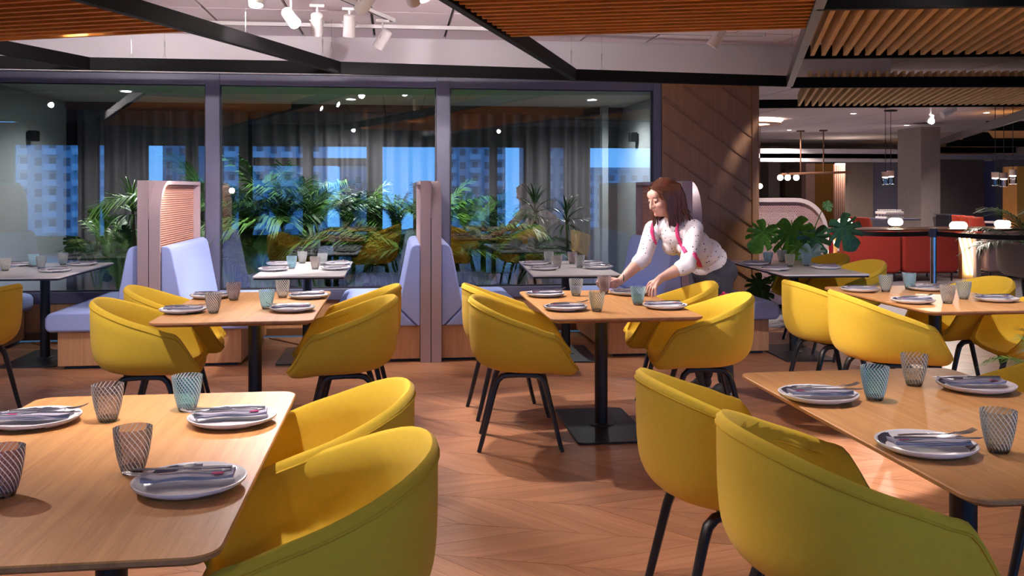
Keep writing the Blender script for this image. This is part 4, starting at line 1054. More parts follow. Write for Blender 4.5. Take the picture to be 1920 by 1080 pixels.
wseg('wall_far_dark', 1755, 300, 1845, 430, 22, 'far_dark'); wseg('wall_far_violet', 1840, 302, 1866, 430, 22.2, 'far_violet')
wseg('wall_far_end', 1860, 300, 2050, 430, 22.4, 'far_grey')
struct('trim_6', vbox(MB(), 1425, 280, 1720, 303, 22.7, .2).box(9, 22.7, 2.18, 17.2, 22.9, 2.3), 'white_plaster', smooth=0)
rp = thing('corrugated_screen', 'tall pink corrugated panel lit from above at the far end', 'panel', (0, 0, 0))
a = V(1563, 430, 25.5); bq = V(1596, 308, 25.5); rows = []
n = 9
for k in range(n*4+1):
    x = a.x+(bq.x-a.x)*k/(n*4); rows.append([(x, 25.5+(.04 if k % 4 in (1, 2) else 0), 0), (x, 25.5+(.04 if k % 4 in (1, 2) else 0), bq.z)])
obj('panel', MB().grid(rows), 'far_pink', rp, smooth=0)
obj('light_strip', MB().box(a.x, 25.3, bq.z-.02, bq.x, 25.42, bq.z+.02), 'strip_glow', rp)
point('cove_light', ((a.x+bq.x)/2, 25.1, bq.z-.15), 14, (1, .75, .6), .03)
d_ = thing('service_door', 'grey door with a black lever handle at the far right', 'door', (0, 0, 0)); m = MB(); vbox(m, 1866, 322, 1905, 430, 22.3, .08, 0); obj('door_leaf', m, 'far_grey', d_, bevel=.006)
p = V(1879, 398, 22.25); obj('handle', MB().tube([(p.x, p.y, p.z), (p.x, p.y-.06, p.z), (p.x+.13, p.y-.06, p.z)], .014, 6).box(p.x-.02, p.y-.01, p.z-.12, p.x+.02, p.y+.05, p.z+.05), 'black_metal', d_)
def column(name, px0, pxm, px1, Y):
    a = V(px0, 430, Y+.35); m_ = V(pxm, 430, Y); b = V(px1, 430, Y)
    w = b.x-m_.x; dp = w*1.1; struct(name, MB().box(m_.x, Y, 0, b.x, Y+dp, CEIL), 'concrete', smooth=0)
wseg('column_1', 1727, 238, 1763, 430, 19.0, 'concrete', .95); wseg('column_2', 1441, 275, 1462, 430, 28, 'concrete', .7)
a = V(1907, 430, 15.6)
struct('column_3', MB().box(a.x, 15.6, 0, a.x+.5, 16.0, V(1910, 312, 15.6).z), 'far_wood', smooth=0)

# perforated screen, racks of glasses
YS = 9.75
s = thing('perforated_screen', 'pink perforated metal screen with a rounded corner behind the monstera', 'screen', (0, 0, 0))
xl, xr, zt = V(1385, 400, YS).x, V(1549, 400, YS).x, V(1480, 371, YS).z; r = .37
def arc_path(o):
    P = [(xl, zt-o)]
    for k in range(11): t = pi/2-k*pi/20; P.append((xr-r+(r-o)*cos(t), zt-r+(r-o)*sin(t)))
    return P+[(xr-o, 0)]
fo, fi = arc_path(0), arc_path(.045); n = len(fo); vs = []; fs = []
for y in (YS-.05, YS+.05): vs += [(p[0], y, p[1]) for p in fo]+[(p[0], y, p[1]) for p in fi]
for i in range(n-1): fs += [(i, i+1, n+i+1, n+i), (2*n+i, 3*n+i, 3*n+i+1, 2*n+i+1), (i, 2*n+i, 2*n+i+1, i+1), (n+i, n+i+1, 3*n+i+1, 3*n+i)]
fs += [(0, n, 3*n, 2*n), (n-1, 3*n-1, 4*n-1, 2*n-1)]
obj('frame', MB().add(vs, fs), 'pink_metal', s, smooth=35)
lat = MB(); pt = .027; zlo = .3
def inside(x, z):
    if x > xr-.04 or z > zt-.04: return False
    if x > xr-r and z > zt-r and (x-(xr-r))**2+(z-(zt-r))**2 > (r-.04)**2: return False
    return True
for sg in (-1, 1):
    for k in range(-40, 90):
        seg = None; L = []
        for j in range(0, 90):
            z = zlo+j*(zt-zlo)/89; x = xl+k*pt+sg*(z-zlo)*.8+(-.6 if sg > 0 else .3)
            if xl <= x and inside(x, z): L.append((x, z))
        if len(L) > 1:
            (xa, za), (xb, zb) = L[0], L[-1]; lat.tube([(xa, YS, za), (xb, YS, zb)], .0065, 4, caps=False)
obj('perforated_sheet', lat, 'pink_mesh', s, smooth=0, kind='stuff')
sb = thing('sideboard', 'pale sideboard behind the perforated screen', 'cabinet', (0, 0, 0)); m = MB(); vbox(m, 1415, 452, 1545, 600, 10.4, .5, .05)
obj('body', m, 'pink_metal', sb, bevel=.01); m = MB(); vbox(m, 1412, 446, 1548, 453, 10.36, .58); obj('worktop', m, 'white_stone', sb, bevel=.004)
m = MB(); vbox(m, 1416, 474, 1544, 476, 10.39, .01); obj('drawer_gap', m, 'gold_panel', sb); m = MB(); vbox(m, 1420, 590, 1540, 610, 10.45, .4, 0); obj('plinth', m, 'black_metal', sb)
def rack(px0, py0, px1, py1, Y, label, n=9):
    a = V(px0, py1, Y); bq = V(px1, py0, Y); w = bq.x-a.x; h = bq.z-a.z
    t = thing('glass_rack', label, 'rack', (a.x, Y, a.z)); obj('tray', MB().box(0, 0, 0, w, .4, h*.52), 'white_metal', t, bevel=.006)
    g = MB()
    for i in range(n):
        for j in range(3): g.lathe([(w/n*.36, h*.5), (w/n*.44, h), (w/n*.40, h)], 8, (w*(i+.5)/n, .08+.12*j, 0))
    obj('glasses', g, 'clear_glass_white', t, kind='stuff')
plain('clear_glass_white', (.80, .80, .82), .1, coat=.5)
rack(1424, 430, 1500, 446, 10.5, 'lowest white rack of upturned glasses behind the screen'); rack(1426, 416, 1503, 430, 10.5, 'middle white rack of upturned glasses behind the screen'); rack(1432, 400, 1499, 416, 10.5, 'topmost white rack of upturned glasses behind the screen')
# red post, stanchion with belt
p = D(1558, 436, 9.9)
t = thing('red_post', 'dark red metal post at the right of the monstera', 'post', (p.x, p.y, 0)); obj('pole', MB().lathe([(.024, .012), (.024, p.z), (0, p.z+.004)], 16), 'red_paint', t); obj('base', MB().lathe([(0, 0), (.15, 0), (.15, .008), (.03, .02)], 24), 'red_paint', t)
pr_ = Vector((p.x, p.y, 0)); p = D(1750, 428, 9.4)
t = thing('stanchion', 'chrome stanchion with black belt in front of the red sofas', 'stanchion', (p.x, p.y, 0))
obj('pole', MB().lathe([(.030, .01), (.030, p.z-.09)], 20), 'chrome', t); obj('belt_head', MB().lathe([(.036, p.z-.09), (.036, p.z-.01), (.033, p.z), (0, p.z)], 20).box(-.045, -.018, p.z-.085, .045, .018, p.z-.02), 'frame_dark', t); obj('base', MB().lathe([(0, 0), (.17, 0), (.17, .012), (.05, .03), (.03, .03)], 28), 'chrome', t)
def belt(a, b, z0, z1, label):
    d = (b-a).normalized(); n_ = Vector((-d.y, d.x, 0))*.001; rows = []
    m = MB(); K = 10
    for i in range(K):
        u0, u1 = i/K, (i+1)/K; pa_, pb_ = a.lerp(b, u0), a.lerp(b, u1); s0, s1 = -.02*4*u0*(1-u0), -.02*4*u1*(1-u1)
        m.add([pa_+n_+Vector((0, 0, z0+s0)), pb_+n_+Vector((0, 0, z0+s1)), pb_+n_+Vector((0, 0, z1+s1)), pa_+n_+Vector((0, 0, z1+s0)), pa_-n_+Vector((0, 0, z0+s0)), pb_-n_+Vector((0, 0, z0+s1)), pb_-n_+Vector((0, 0, z1+s1)), pa_-n_+Vector((0, 0, z1+s0))], [(0, 1, 2, 3), (4, 7, 6, 5), (0, 4, 5, 1), (3, 2, 6, 7)])
    tag(obj('barrier_belt', m, 'belt_black', smooth=0), label, 'belt')
ps = Vector((p.x, p.y, 0)); pe = D(2010, 436, 8.6); pe.z = 0
belt(pr_, ps, p.z-.075, p.z-.028, 'black barrier belt from the red post to the chrome stanchion'); belt(ps, pe, p.z-.075, p.z-.028, 'black barrier belt running right from the chrome stanchion')
# sofas
def sofa(px0, px1, mat, label, Y=13.2):
    a = V(px0, 512, Y); b = V(px1, 434, Y); w = b.x-a.x; cx = (a.x+b.x)/2
    t = thing('lounge_sofa', label, 'sofa', (cx, Y, 0))
    obj('back', MB().prism([(x, z) for x, z in rbox(-w/2+.01, .13, w/2-.01, b.z, .09)], 0, .20, lambda u, v, y: (u, y, v)), mat, t, bevel=.03, seg=3)
    obj('seat', MB().box(-w/2+.02, .18, .15, w/2-.02, .80, .42), mat, t, bevel=.05, seg=3)
    for sx in (-1, 1):
        for yy in (.06, .72): obj('leg', MB().tube([(sx*(w/2-.1), yy, 0), (sx*(w/2-.1), yy, .16)], .014, 6), 'black_metal', t)
sofa(1583, 1692, 'red_fabric', 'red high-backed sofa, left of the pair'); sofa(1693, 1800, 'red_fabric', 'red high-backed sofa behind the stanchion, right of the pair'); sofa(1850, 1965, 'pink_fabric', 'dusky pink high-backed sofa at the right edge')
g = thing('lit_partition', 'low gold-lit partition with slanted bars between red and pink sofas', 'partition', (0, 0, 0)); m = MB(); vbox(m, 1804, 437, 1832, 520, 13.5, .1, 0); obj('panel', m, 'gold_panel', g)
for k in range(4):
    a = V(1798+k*9, 440, 13.47); b = V(1815+k*9, 515, 13.47); b.z = max(b.z, .03)
    if b.x > V(1836, 500, 13.47).x: continue
    obj('light_bar', MB().tube([a, b], .016, 6), 'strip_glow', g)
m = MB(); vbox(m, 1831, 437, 1840, 520, 13.35, .1, 0); obj('end_post', m, 'far_brown', g, bevel=.01)
g = thing('lit_partition', 'low gold-lit partition left of the red sofas', 'partition', (0, 0, 0)); m = MB(); vbox(m, 1550, 437, 1570, 520, 13.6, .1, 0); obj('panel', m, 'gold_panel', g)
for k in range(2):
    a = V(1552, 447+k*24, 13.57); b = V(1569, 457+k*24, 13.57); obj('light_bar', MB().tube([a, b], .014, 6), 'strip_glow', g)
t = thing('long_table', 'long dark table with lamps behind the sofas', 'table', (0, 0, 0)); a = V(1560, 430, 14.15); b = V(1995, 430, 14.15)
obj('tabletop', MB().box(a.x, 14.15, .71, b.x, 15.1, .745), 'copper', t, bevel=.004)
for px in (1640, 1745, 1887):
    x = V(px, 500, 14.6).x; obj('leg', MB().box(x-.05, 14.55, .03, x+.05, 14.65, .71), 'black_metal', t); obj('foot', MB().box(x-.42, 14.5, 0, x+.42, 14.7, .03), 'black_metal', t)
def capsule_lamp(px, py, Y, w, h, label):
    p = V(px, py, Y); t = thing('table_lamp', label, 'lamp', (p.x, p.y, .745))
    hh = p.z-.745
    pr = [(0, -h/2)]+[(w/2-h/2+h/2*cos(radians(a)), h/2*sin(radians(a))) for a in range(-80, 90, 20)]+[(0, h/2)]
    obj('base', MB().lathe([(0, 0), (.09, 0), (.09, .012), (.012, .016), (.012, hh), (0, hh)], 20), 'copper', t)
    obj('shade', MB().lathe(pr, 24, (0, 0, hh+.0)), 'shade_glow', t)
    point('lamp_light', (p.x, p.y, p.z), 8, (1, .76, .55), .02)
capsule_lamp(1584, 418, 14.5, .24, .16, 'glowing capsule table lamp by the monstera'); capsule_lamp(1679, 416, 14.6, .235, .125, 'glowing capsule table lamp above the left red sofa')
capsule_lamp(1797, 423, 14.3, .27, .13, 'glowing capsule table lamp above the right red sofa'); capsule_lamp(1880, 420, 14.6, .255, .125, 'glowing capsule table lamp at the right edge')
# red shell chairs and other things behind
def red_chair(px, py, Y, rz, label):
    p = V(px, py, Y); t = thing('red_chair', label, 'chair', (p.x, p.y, 0), rz, 'red shell chairs')
    rows = []
    for k in range(15):
        s_ = k/14; x, z, w = ((-.20-.07*(1-s_/.55)**1.5, .46+.42*(1-s_/.55), .17+.05*min(1, s_*2.5)) if s_ < .55 else (-.20+.40*(s_-.55)/.45, .46-.02*sin((s_-.55)/.45*pi), .23))
        rows.append([(x+.06*(abs(j)/4)**2*(1 if s_ < .6 else 0), w*j/4, z+.05*(abs(j)/4)**2*(1 if s_ > .4 else .0)) for j in range(-4, 5)])
    o = obj('shell', MB().grid(rows), 'red_shell', t, smooth=80); sm = o.modifiers.new('thickness', 'SOLIDIFY'); sm.thickness = .014
    for sx in (-1, 1):
        for sy in (-1, 1): obj('leg', MB().tube([(sx*.2, sy*.21, 0), (sx*.13, sy*.14, .445)], [.009, .013], 6), 'red_shell', t)
red_chair(1612, 415, 16.4, .35, 'red shell chair, left one of the pair behind the long table'); red_chair(1632, 415, 16.1, .35, 'red shell chair, right one of the pair behind the long table')
red_chair(1812, 415, 17.2, .25, 'red shell chair, leftmost of three at the far white table'); red_chair(1828, 415, 16.7, .25, 'red shell chair in the middle of three at the far white table'); red_chair(1846, 415, 16.1, .2, 'red shell chair, rightmost of three at the far white table')
t = thing('far_table', 'white table beyond the long table at the far right', 'table', (0, 0, 0)); a = V(1850, 411, 17.0); b = V(1908, 411, 17.0)
obj('tabletop', MB().box(a.x, 16.2, .73, b.x+.3, 17.2, .76), 'white_stone', t); obj('leg', MB().box(a.x+.6, 16.6, 0, a.x+.7, 16.7, .73), 'black_metal', t)
t = thing('far_table', 'dark table carrying racks of glasses behind the long table', 'table', (0, 0, 0)); a = V(1640, 411, 17.0); b = V(1705, 411, 17.0)
obj('tabletop', MB().box(a.x, 16.6, .80, b.x, 17.3, .83), 'frame_dark', t); obj('leg', MB().box(a.x+.3, 16.9, 0, a.x+.4, 17, .8), 'black_metal', t)
rack(1661, 402, 1695, 412, 16.7, 'lower grey rack of glasses on the far dark table', 8); rack(1661, 393, 1695, 402, 16.7, 'upper grey rack of glasses on the far dark table', 8)
t = thing('low_cabinet', 'black cabinet against the far wall right of the concrete column', 'cabinet', (0, 0, 0)); m = MB(); vbox(m, 1780, 403, 1803, 432, 18.4, .5, 0); obj('body', m, 'frame_black', t, bevel=.01); m = MB(); vbox(m, 1779, 402, 1804, 404, 18.38, .54); obj('cabinet_top', m, 'frame_dark', t)
# pendants
def pendant(px, py0, py1, Y, w, label):
    p = V(px, (py0+py1)/2, Y); h = V(px, py0, Y).z-V(px, py1, Y).z
    t = thing('pendant_lamp', label, 'lamp', (p.x, p.y, p.z), 0, 'glass cylinder pendants')
    obj('cord', MB().tube([(0, 0, h/2), (0, 0, CEIL-p.z)], .006, 5), 'black_metal', t); obj('canopy', MB().lathe([(.12, CEIL-p.z-.02), (.12, CEIL-p.z)], 16), 'black_metal', t)
    obj('cap', MB().lathe([(0, h/2), (w/2, h/2), (w/2, h*.08), (w*.46, h*.08), (0, h*.1)], 20), 'far_pink', t); obj('bulb', MB().lathe([(0, h*.0), (w*.40, h*.04), (w*.40, h*.1), (0, h*.1)], 16), 'lamp_glow', t)
    obj('glass_cylinder', MB().lathe([(w/2, h*.08), (w/2, -h/2)], 20), 'clear_glass', t); obj('bottom_ring', MB().lathe([(w*.35, -h/2), (w*.5, -h/2)], 20), 'lamp_glow', t)
pendant(1660, 322, 346, 15.5, .12, 'glass cylinder pendant left of the concrete column, nearer one'); pendant(1670, 320, 345, 16.2, .12, 'glass cylinder pendant left of the concrete column, behind the other')
pendant(1866, 323, 348, 14.5, .115, 'leftmost of three glass cylinder pendants at the right edge'); pendant(1882, 324, 350, 14.2, .118, 'middle of three glass cylinder pendants at the right edge'); pendant(1899, 318, 345, 14.5, .118, 'highest of three glass cylinder pendants at the right edge')
t = thing('globe_pendant', 'long dark bar pendant with glowing globes at the far end', 'lamp', (0, 0, 0)); a = V(1466, 327, 22.4); b = V(1598, 322.5, 21.5)
obj('bar', MB().tube([a, b], .03, 6), 'copper', t)
for px in (1502, 1545):
    u = (px-1466)/132; c = a.lerp(b, u); obj('rod', MB().tube([c, (c.x, c.y, CEIL)], .018, 6), 'copper', t); obj('canopy', MB().lathe([(.1, CEIL-.03), (.1, CEIL)], 12, (c.x, c.y, 0)), 'copper', t)
for px in (1463, 1477, 1493):
    c = V(px, 333, 22.3); obj('globe', MB().ball(c, .075, 14), 'shade_glow', t); obj('socket', MB().tube([(c.x, c.y, c.z+.06), (c.x, c.y, c.z+.12)], .03, 8), 'copper', t)
c = V(1425, 349, 20); t = thing('globe_lamp', 'small glowing globe lamp beside the oak panel', 'lamp', c); obj('globe', MB().ball((0, 0, 0), .06, 12), 'amber_glow', t); obj('cord', MB().tube([(0, 0, .05), (0, 0, CEIL-c.z)], .008, 5), 'copper', t)
c = G(1412, 232, 2.76); t = thing('ring_lamp', 'round ring lamp glowing on the ceiling beside the oak panel', 'lamp', c)
obj('ring', MB().lathe([(.34, -.02), (.56, -.03), (.58, 0), (.56, .03), (.34, .02), (.34, -.02)], 40), 'far_pink', t); obj('diffuser', MB().lathe([(0, .0), (.34, -.005)], 32), 'strip_glow', t); obj('halo', MB().lathe([(.50, .05), (.60, .05), (.60, .07), (.50, .07), (.50, .05)], 40), 'strip_glow', t); obj('stem', MB().tube([(0, 0, 0), (0, 0, .09)], .05, 10), 'white_metal', t)
t = thing('track_spotlight', 'lit white spotlight under the far ceiling above the concrete column', 'spotlight', D(1745, 222, 13.2))
obj('lamp_body', MB().lathe([(.035, .05), (.05, -.06)], 18, M=Matrix.Rotation(radians(25), 4, 'X')), 'white_metal', t); obj('lens', MB().ball((0, -.02, -.04), .042, 12), 'lens_glow', t); z = CEIL-t.location.z; obj('stem', MB().tube([(0, 0, 0), (0, 0, z)], .012, 6), 'white_metal', t)
spot('spot_beam', D(1745, 226, 13.0), D(1700, 560, 11.0), 120, (1, .85, .74), 80, .5, .05)
t = thing('track_spotlight', 'unlit white spotlight tilted beside the lit one under the far ceiling', 'spotlight', D(1778, 209, 12.4)); obj('lamp_body', MB().lathe([(0, -.1), (.05, -.1), (.05, .1), (0, .1)], 18, M=Matrix.Rotation(radians(62), 4, 'Y')), 'white_metal', t); z = CEIL-t.location.z; obj('stem', MB().tube([(0, 0, 0), (0, 0, z)], .012, 6), 'white_metal', t)
# dark chair at the right edge
p = D(1926, 560, 10.4)
ch2 = make_chair('tub_chair', 'dark brown tub chair cut by the right edge, before the pink sofa', 'far_brown', 'far_brown'); ch2.location = (p.x, p.y, 0); ch2.rotation_euler = (0, 0, radians(15))
# added fill light of the far room, in made-up downlight fixtures
spot('spot_beam', (3.7, 8.0, 2.78), (4.0, 9.3, 1.0), 120, (1, .90, .87), 50, .5, .04)  # added beam without a fixture, brightens monstera and screen
for k, (px, Y, pw) in enumerate(((1500, 12, 110), (1640, 11.5, 120), (1600, 17, 240), (1850, 16.5, 130), (1480, 22, 260), (1700, 20, 150), (1760, 26, 200))):
    c = V(px, 300, Y); t = thing('downlight', 'added ceiling downlight of the far room, %s' % ('over the screen', 'over the red sofas', 'behind the sofas', 'over the far white table', 'before the far oak wall', 'beside the concrete column', 'deep behind the column')[k], 'lamp', (c.x, c.y, CEIL))
    obj('rim', MB().lathe([(.05, -.002), (.062, -.008), (.066, 0)], 24), 'white_metal', t); obj('lens', MB().lathe([(0, -.003), (.05, -.004)], 20), 'lens_glow', t)
    spot('downlight_beam', (c.x, c.y, CEIL-.03), (c.x, c.y+.4, 0), pw, (1, .82, .74), 130, .8, .04)
# ================================================================== THE WOMAN LAYING THE TABLE
def cv(x, y, z): return Vector((x*CT+z*ST, -x*ST+z*CT, y))        # right, up, away -> room
def blob_obj(name, m, mat, parent, voxel=.005, smooth=4, base=None):
    """fuse overlapping solids into one continuous skin"""
    me = m.mesh(name, 0); o = bpy.data.objects.new(name, me); COL.objects.link(o)
    r = o.modifiers.new('fuse', 'REMESH'); r.mode = 'VOXEL'; r.voxel_size = voxel; r.use_smooth_shade = True
    if smooth: s_ = o.modifiers.new('soft', 'SMOOTH'); s_.factor = .5; s_.iterations = smooth
    bpy.context.view_layer.update(); dg = bpy.context.evaluated_depsgraph_get()
    nm = bpy.data.meshes.new_from_object(o.evaluated_get(dg)); bpy.data.objects.remove(o)
    for p in nm.polygons: p.use_smooth = True
    if parent:
        for v in nm.vertices: v.co -= parent.location
    nm.materials.clear(); nm.materials.append(MT[mat]); return link(name, nm, None, parent)
def limb(m, P, R, n=14):
    """tapered limb through joints, with a ball at each joint"""
    P = [Vector(p) for p in P]
    for a, b, r0, r1 in zip(P, P[1:], R, R[1:]):
        L = (b-a).length; k = max(2, int(L/(min(r0, r1)*.45)))
        for i in range(k+1):
            t = i/k; m.ball(a.lerp(b, t), r0+(r1-r0)*t, n)
def ell(m, c, ax, rad, n=22):
    M = Matrix((ax[0], ax[1], ax[2])).transposed().to_4x4(); m.ball(c, 1, n, rad, M)
fh = cv(-.80, 0, -.60).normalized()                               # where her chest faces
side = Vector((-fh.y, fh.x, 0)).normalized()                      # her left
pel = D(1338, 508, 6.30); wai = D(1318, 474, 6.24); che = D(1281, 445, 6.12); nck = D(1260, 412, 6.07); hd = D(1244, 371, 6.03)
upt = (nck-pel).normalized()
RS, LS = D(1224, 430, 6.22), D(1302, 428, 6.00)
RE, LE = D(1207, 484, 6.02), D(1289, 497, 5.83)
gc = G(1133, 551, TZ)                                             # the plum tumbler in her right hand
RW = D(1166, 524, 5.95); LW = D(1240, 521, 5.80)
LH, RH = D(1347, 517, 6.22), D(1318, 520, 6.42)
LK, RK = D(1352, 618, 6.20), D(1318, 622, 6.36)
LA, RA = D(1361, 718, 6.30), D(1322, 716, 6.50)
LA.z = RA.z = .09
root = thing('person', 'woman in white dotted shirt bending over an oak table with a plum tumbler', 'person', (pel.x, pel.y, 0))
# head frame
hf = (cv(-.86, -.36, -.42)).normalized(); hu = (Vector((0, 0, 1))-hf*hf.z).normalized(); hu = (hu+cv(-.05, 0, 0)).normalized(); hl = hu.cross(hf).normalized(); hu = hf.cross(hl)
HX = (hf, hl, hu)
def hp(f, l, u): return hd+hf*f+hl*l+hu*u
m = MB()
ell(m, hp(-.012, 0, .030), HX, (.098, .078, .090)); ell(m, hp(.030, 0, -.030), HX, (.066, .062, .085)); ell(m, hp(.050, 0, -.078), HX, (.040, .042, .030))
ell(m, hp(.072, 0, .045), HX, (.026, .052, .035)); m.ball(hp(.089, 0, -.078), .017, 12)
limb(m, [hp(.090, 0, .022), hp(.110, 0, -.018), hp(.112, 0, -.026)], [.009, .0125, .012], 10)
for s in (-1, 1):
    m.ball(hp(.100, s*.012, -.024), .009, 10); ell(m, hp(.066, s*.036, -.020), HX, (.026, .026, .026)); ell(m, hp(.082, s*.031, .014), HX, (.012, .017, .010))
    ell(m, hp(-.010, s*.078, -.010), HX, (.020, .009, .030))
ell(m, hp(.092, 0, -.048), HX, (.012, .024, .008)); ell(m, hp(.091, 0, -.058), HX, (.012, .020, .009))
limb(m, [hp(-.02, 0, -.05), nck+Vector((0, 0, .02)), nck+(che-nck)*.25], [.052, .050, .062])
limb(m, [nck+(che-nck)*.3, che, wai, pel], [.075, .10, .095, .11]); limb(m, [nck+(che-nck)*.4, LS], [.06, .045]); limb(m, [nck+(che-nck)*.4, RS], [.06, .045])
limb(m, [LS, LE], [.046, .038]); limb(m, [RS, RE], [.046, .038])
limb(m, [LE, LE.lerp(LW, .35), LW], [.040, .041, .0255]); limb(m, [RE, RE.lerp(RW, .35), RW], [.040, .041, .0255])
limb(m, [LH, LK, LA], [.07, .05, .035]); limb(m, [RH, RK, RA], [.07, .05, .035])
# right hand closed round the tumbler
h = Vector((RW.x-gc.x, RW.y-gc.y, 0)).normalized(); pz = TZ+.066; pc = gc+h*.066; pc.z = pz
ang0 = atan2(h.y, h.x)
def around(r, a, z): return Vector((gc.x+r*cos(ang0+a), gc.y+r*sin(ang0+a), z))
kn = pc+Vector((0, 0, .0))
limb(m, [RW, RW.lerp(pc+h*.03, .6), pc+h*.022], [.0255, .027, .026])
for i, zz in enumerate((.026, .009, -.008, -.024)):
    A = around(.075, .32, pz+zz); L_ = (1.55, 1.8, 1.7, 1.35)[i]
    limb(m, [pc+h*.02+Vector((0, 0, zz*.8)), A, around(.056, .85, pz+zz*.95), around(.053, .85+L_*.45, pz+zz*.9-.002), around(.0515, .85+L_*.8, pz+zz*.85-.004)], [.0125, .0105, .0092, .0085, .0072], 10)
limb(m, [pc+h*.035+Vector((0, 0, .010)), around(.080, -.34, pz+.020), around(.060, -.72, pz+.018), around(.0525, -1.05, pz+.014)], [.014, .0125, .010, .0082], 10)
# left hand reaching down to the plate
kc = D(1227, 533, 5.765); hd_ = (kc-LW).normalized(); ls = cv(.35, 0, -1).normalized()
limb(m, [LW, LW.lerp(kc, .55), kc], [.0255, .026, .022])
for i, (tx, ty, dz) in enumerate(((1212, 549, 5.80), (1217, 554, 5.765), (1223, 555.5, 5.735), (1230, 554, 5.71))):
    k0 = kc+ls*(-.030+.020*i)*1.0; tip = D(tx, ty, dz); mid = k0.lerp(tip, .5)+hd_*.008+Vector((0, 0, .010))
    limb(m, [LW.lerp(kc, .5)+ls*(-.014+.010*i), k0, mid, tip], [.014, .0108, .0092, .0072], 10)
limb(m, [LW.lerp(kc, .35)+ls*-.012, D(1219, 530, 5.83), D(1211, 541, 5.84)], [.014, .0115, .0082], 10)
bd = blob_obj('body', m, 'skin', root, .0042, 3)
def part(name, mb, mat, smooth=50, par=None, **k):
    for i, v in enumerate(mb.v): mb.v[i] = tuple(Vector(v)-root.location)
    return obj(name, mb, mat, par or root, smooth=smooth, **k)
for s in (-1, 1):
    e = MB().tube([hp(.083, s*.020, .004), hp(.092, s*.032, -.001), hp(.080, s*.046, .003)], [.0016, .0026, .0014], 6)
    part('closed_eye', e, 'eye_dark'); e = MB().tube([hp(.090, s*.016, .030), hp(.092, s*.032, .035), hp(.076, s*.050, .028)], [.002, .003, .0015], 6, flat=.6); part('eyebrow', e, 'hair_brown')

part('lips', MB().tube([hp(.090, -.021, -.050), hp(.104, 0, -.053), hp(.090, .021, -.050)], [.0025, .006, .0025], 8), 'lip')
# hair: parted on top, shoulder length, flicking out behind
hm = MB(); ell(hm, hp(-.022, 0, .034), HX, (.104, .087, .093), 26); ell(hm, hp(-.045, 0, -.015), HX, (.080, .082, .08), 22)
rnd = random.Random(5)
for i in range(150):
    s = 1 if i % 5 < 3 else -1; q = rnd.random()
    f0 = .068-.14*q; P0 = hp(f0+.01, s*.012, .118-.9*max(0, f0-.01)**1.0*.35-1.6*max(0, -f0-.0)**2*2)
    f1 = .050-.135*q
    P1 = hp(f1, s*(.090-.25*max(0, f1-.02)), .055); P2 = hp(f1-.006, s*(.094-.3*max(0, f1)), -.02)
    dn = .085+.055*rnd.random(); out = rnd.uniform(0, 1)
    base = hp(f1-.015, s*.088, -.03)
    P3 = base+Vector((0, 0, -dn*.6))+hf*-.01*q; P4 = base+Vector((0, 0, -dn*1.15))+cv(.03*out*q*2, 0, 0)+hl*s*.006
    hm.tube([P0, P1, P2, P3, P4], [.007, .012, .012, .010, .0025], 6)
for i in range(46):
    a = rnd.uniform(-1.2, 1.2); b0 = hp(-.095*cos(a), .085*sin(a), .06); b1 = hp(-.112*cos(a), .088*sin(a), -.02)
    b2 = b1+Vector((0, 0, -.085))+cv(.015, 0, 0); b3 = b2+Vector((0, 0, -.050+.03*rnd.random()))+cv(.035*rnd.random(), 0, .01)
    hm.tube([hp(-.03, .02*sin(a), .122), b0, b1, b2, b3], [.008, .013, .013, .011, .003], 6)
part('hair', hm, 'hair_brown', 70)
# shirt
def dots():
    mt, t, out = newmat('dotted_shirt'); L = t.links.new; b = N(t, 'BsdfPrincipled'); L(b.outputs[0], out.inputs[0]); b.inputs['Roughness'].default_value = .85
    tc = N(t, 'TexCoord'); vo = N(t, 'TexVoronoi'); vo.inputs['Scale'].default_value = 34; vo.inputs['Randomness'].default_value = .75; L(tc.outputs['Object'], vo.inputs['Vector'])
    lt = N(t, 'Math', operation='LESS_THAN'); L(vo.outputs['Distance'], lt.inputs[0]); lt.inputs[1].default_value = .17
    mx = N(t, 'MixRGB'); L(lt.outputs[0], mx.inputs[0]); mx.inputs[1].default_value = (.80, .745, .77, 1); mx.inputs[2].default_value = (.10, .07, .12, 1); L(mx.outputs[0], b.inputs['Base Color'])
    nz = N(t, 'TexNoise'); nz.inputs['Scale'].default_value = 22; nz.inputs['Detail'].default_value = 3; L(tc.outputs['Object'], nz.inputs['Vector']); bp = N(t, 'Bump'); bp.inputs['Strength'].default_value = .35; bp.inputs['Distance'].default_value = .02; L(nz.outputs['Fac'], bp.inputs['Height']); L(bp.outputs[0], b.inputs['Normal'])
dots()
sh = MB()
bx = (fh, side, Vector((0, 0, 1)))
tf = (fh-upt*fh.dot(upt)).normalized(); ts = upt.cross(tf).normalized(); TX = (tf, ts, upt)
ell(sh, che+upt*.02, TX, (.110, .150, .14)); ell(sh, che.lerp(wai, .5)+tf*.005, TX, (.110, .135, .14)); ell(sh, wai-upt*.005, TX, (.114, .140, .085)); ell(sh, wai.lerp(pel, .45), TX, (.122, .150, .055))
for s in (-1, 1): ell(sh, che+tf*.070+ts*.065*s-upt*.01, TX, (.060, .066, .066))
limb(sh, [nck+(che-nck)*.30, LS-ts*.02], [.066, .060]); limb(sh, [nck+(che-nck)*.30, RS+ts*.02], [.066, .060]); limb(sh, [nck-upt*.01, nck+(che-nck)*.4], [.062, .085])
for S_, E_, W_ in ((LS, LE, LW), (RS, RE, RW)):
    limb(sh, [S_, S_.lerp(E_, .5), E_, E_.lerp(W_, .10)], [.060, .057, .054, .051])
    c = E_.lerp(W_, .08); d = (W_-E_).normalized(); limb(sh, [c, c+d*.030], [.054, .052])
shirt = blob_obj('shirt', sh, 'dotted_shirt', root, .006, 5)
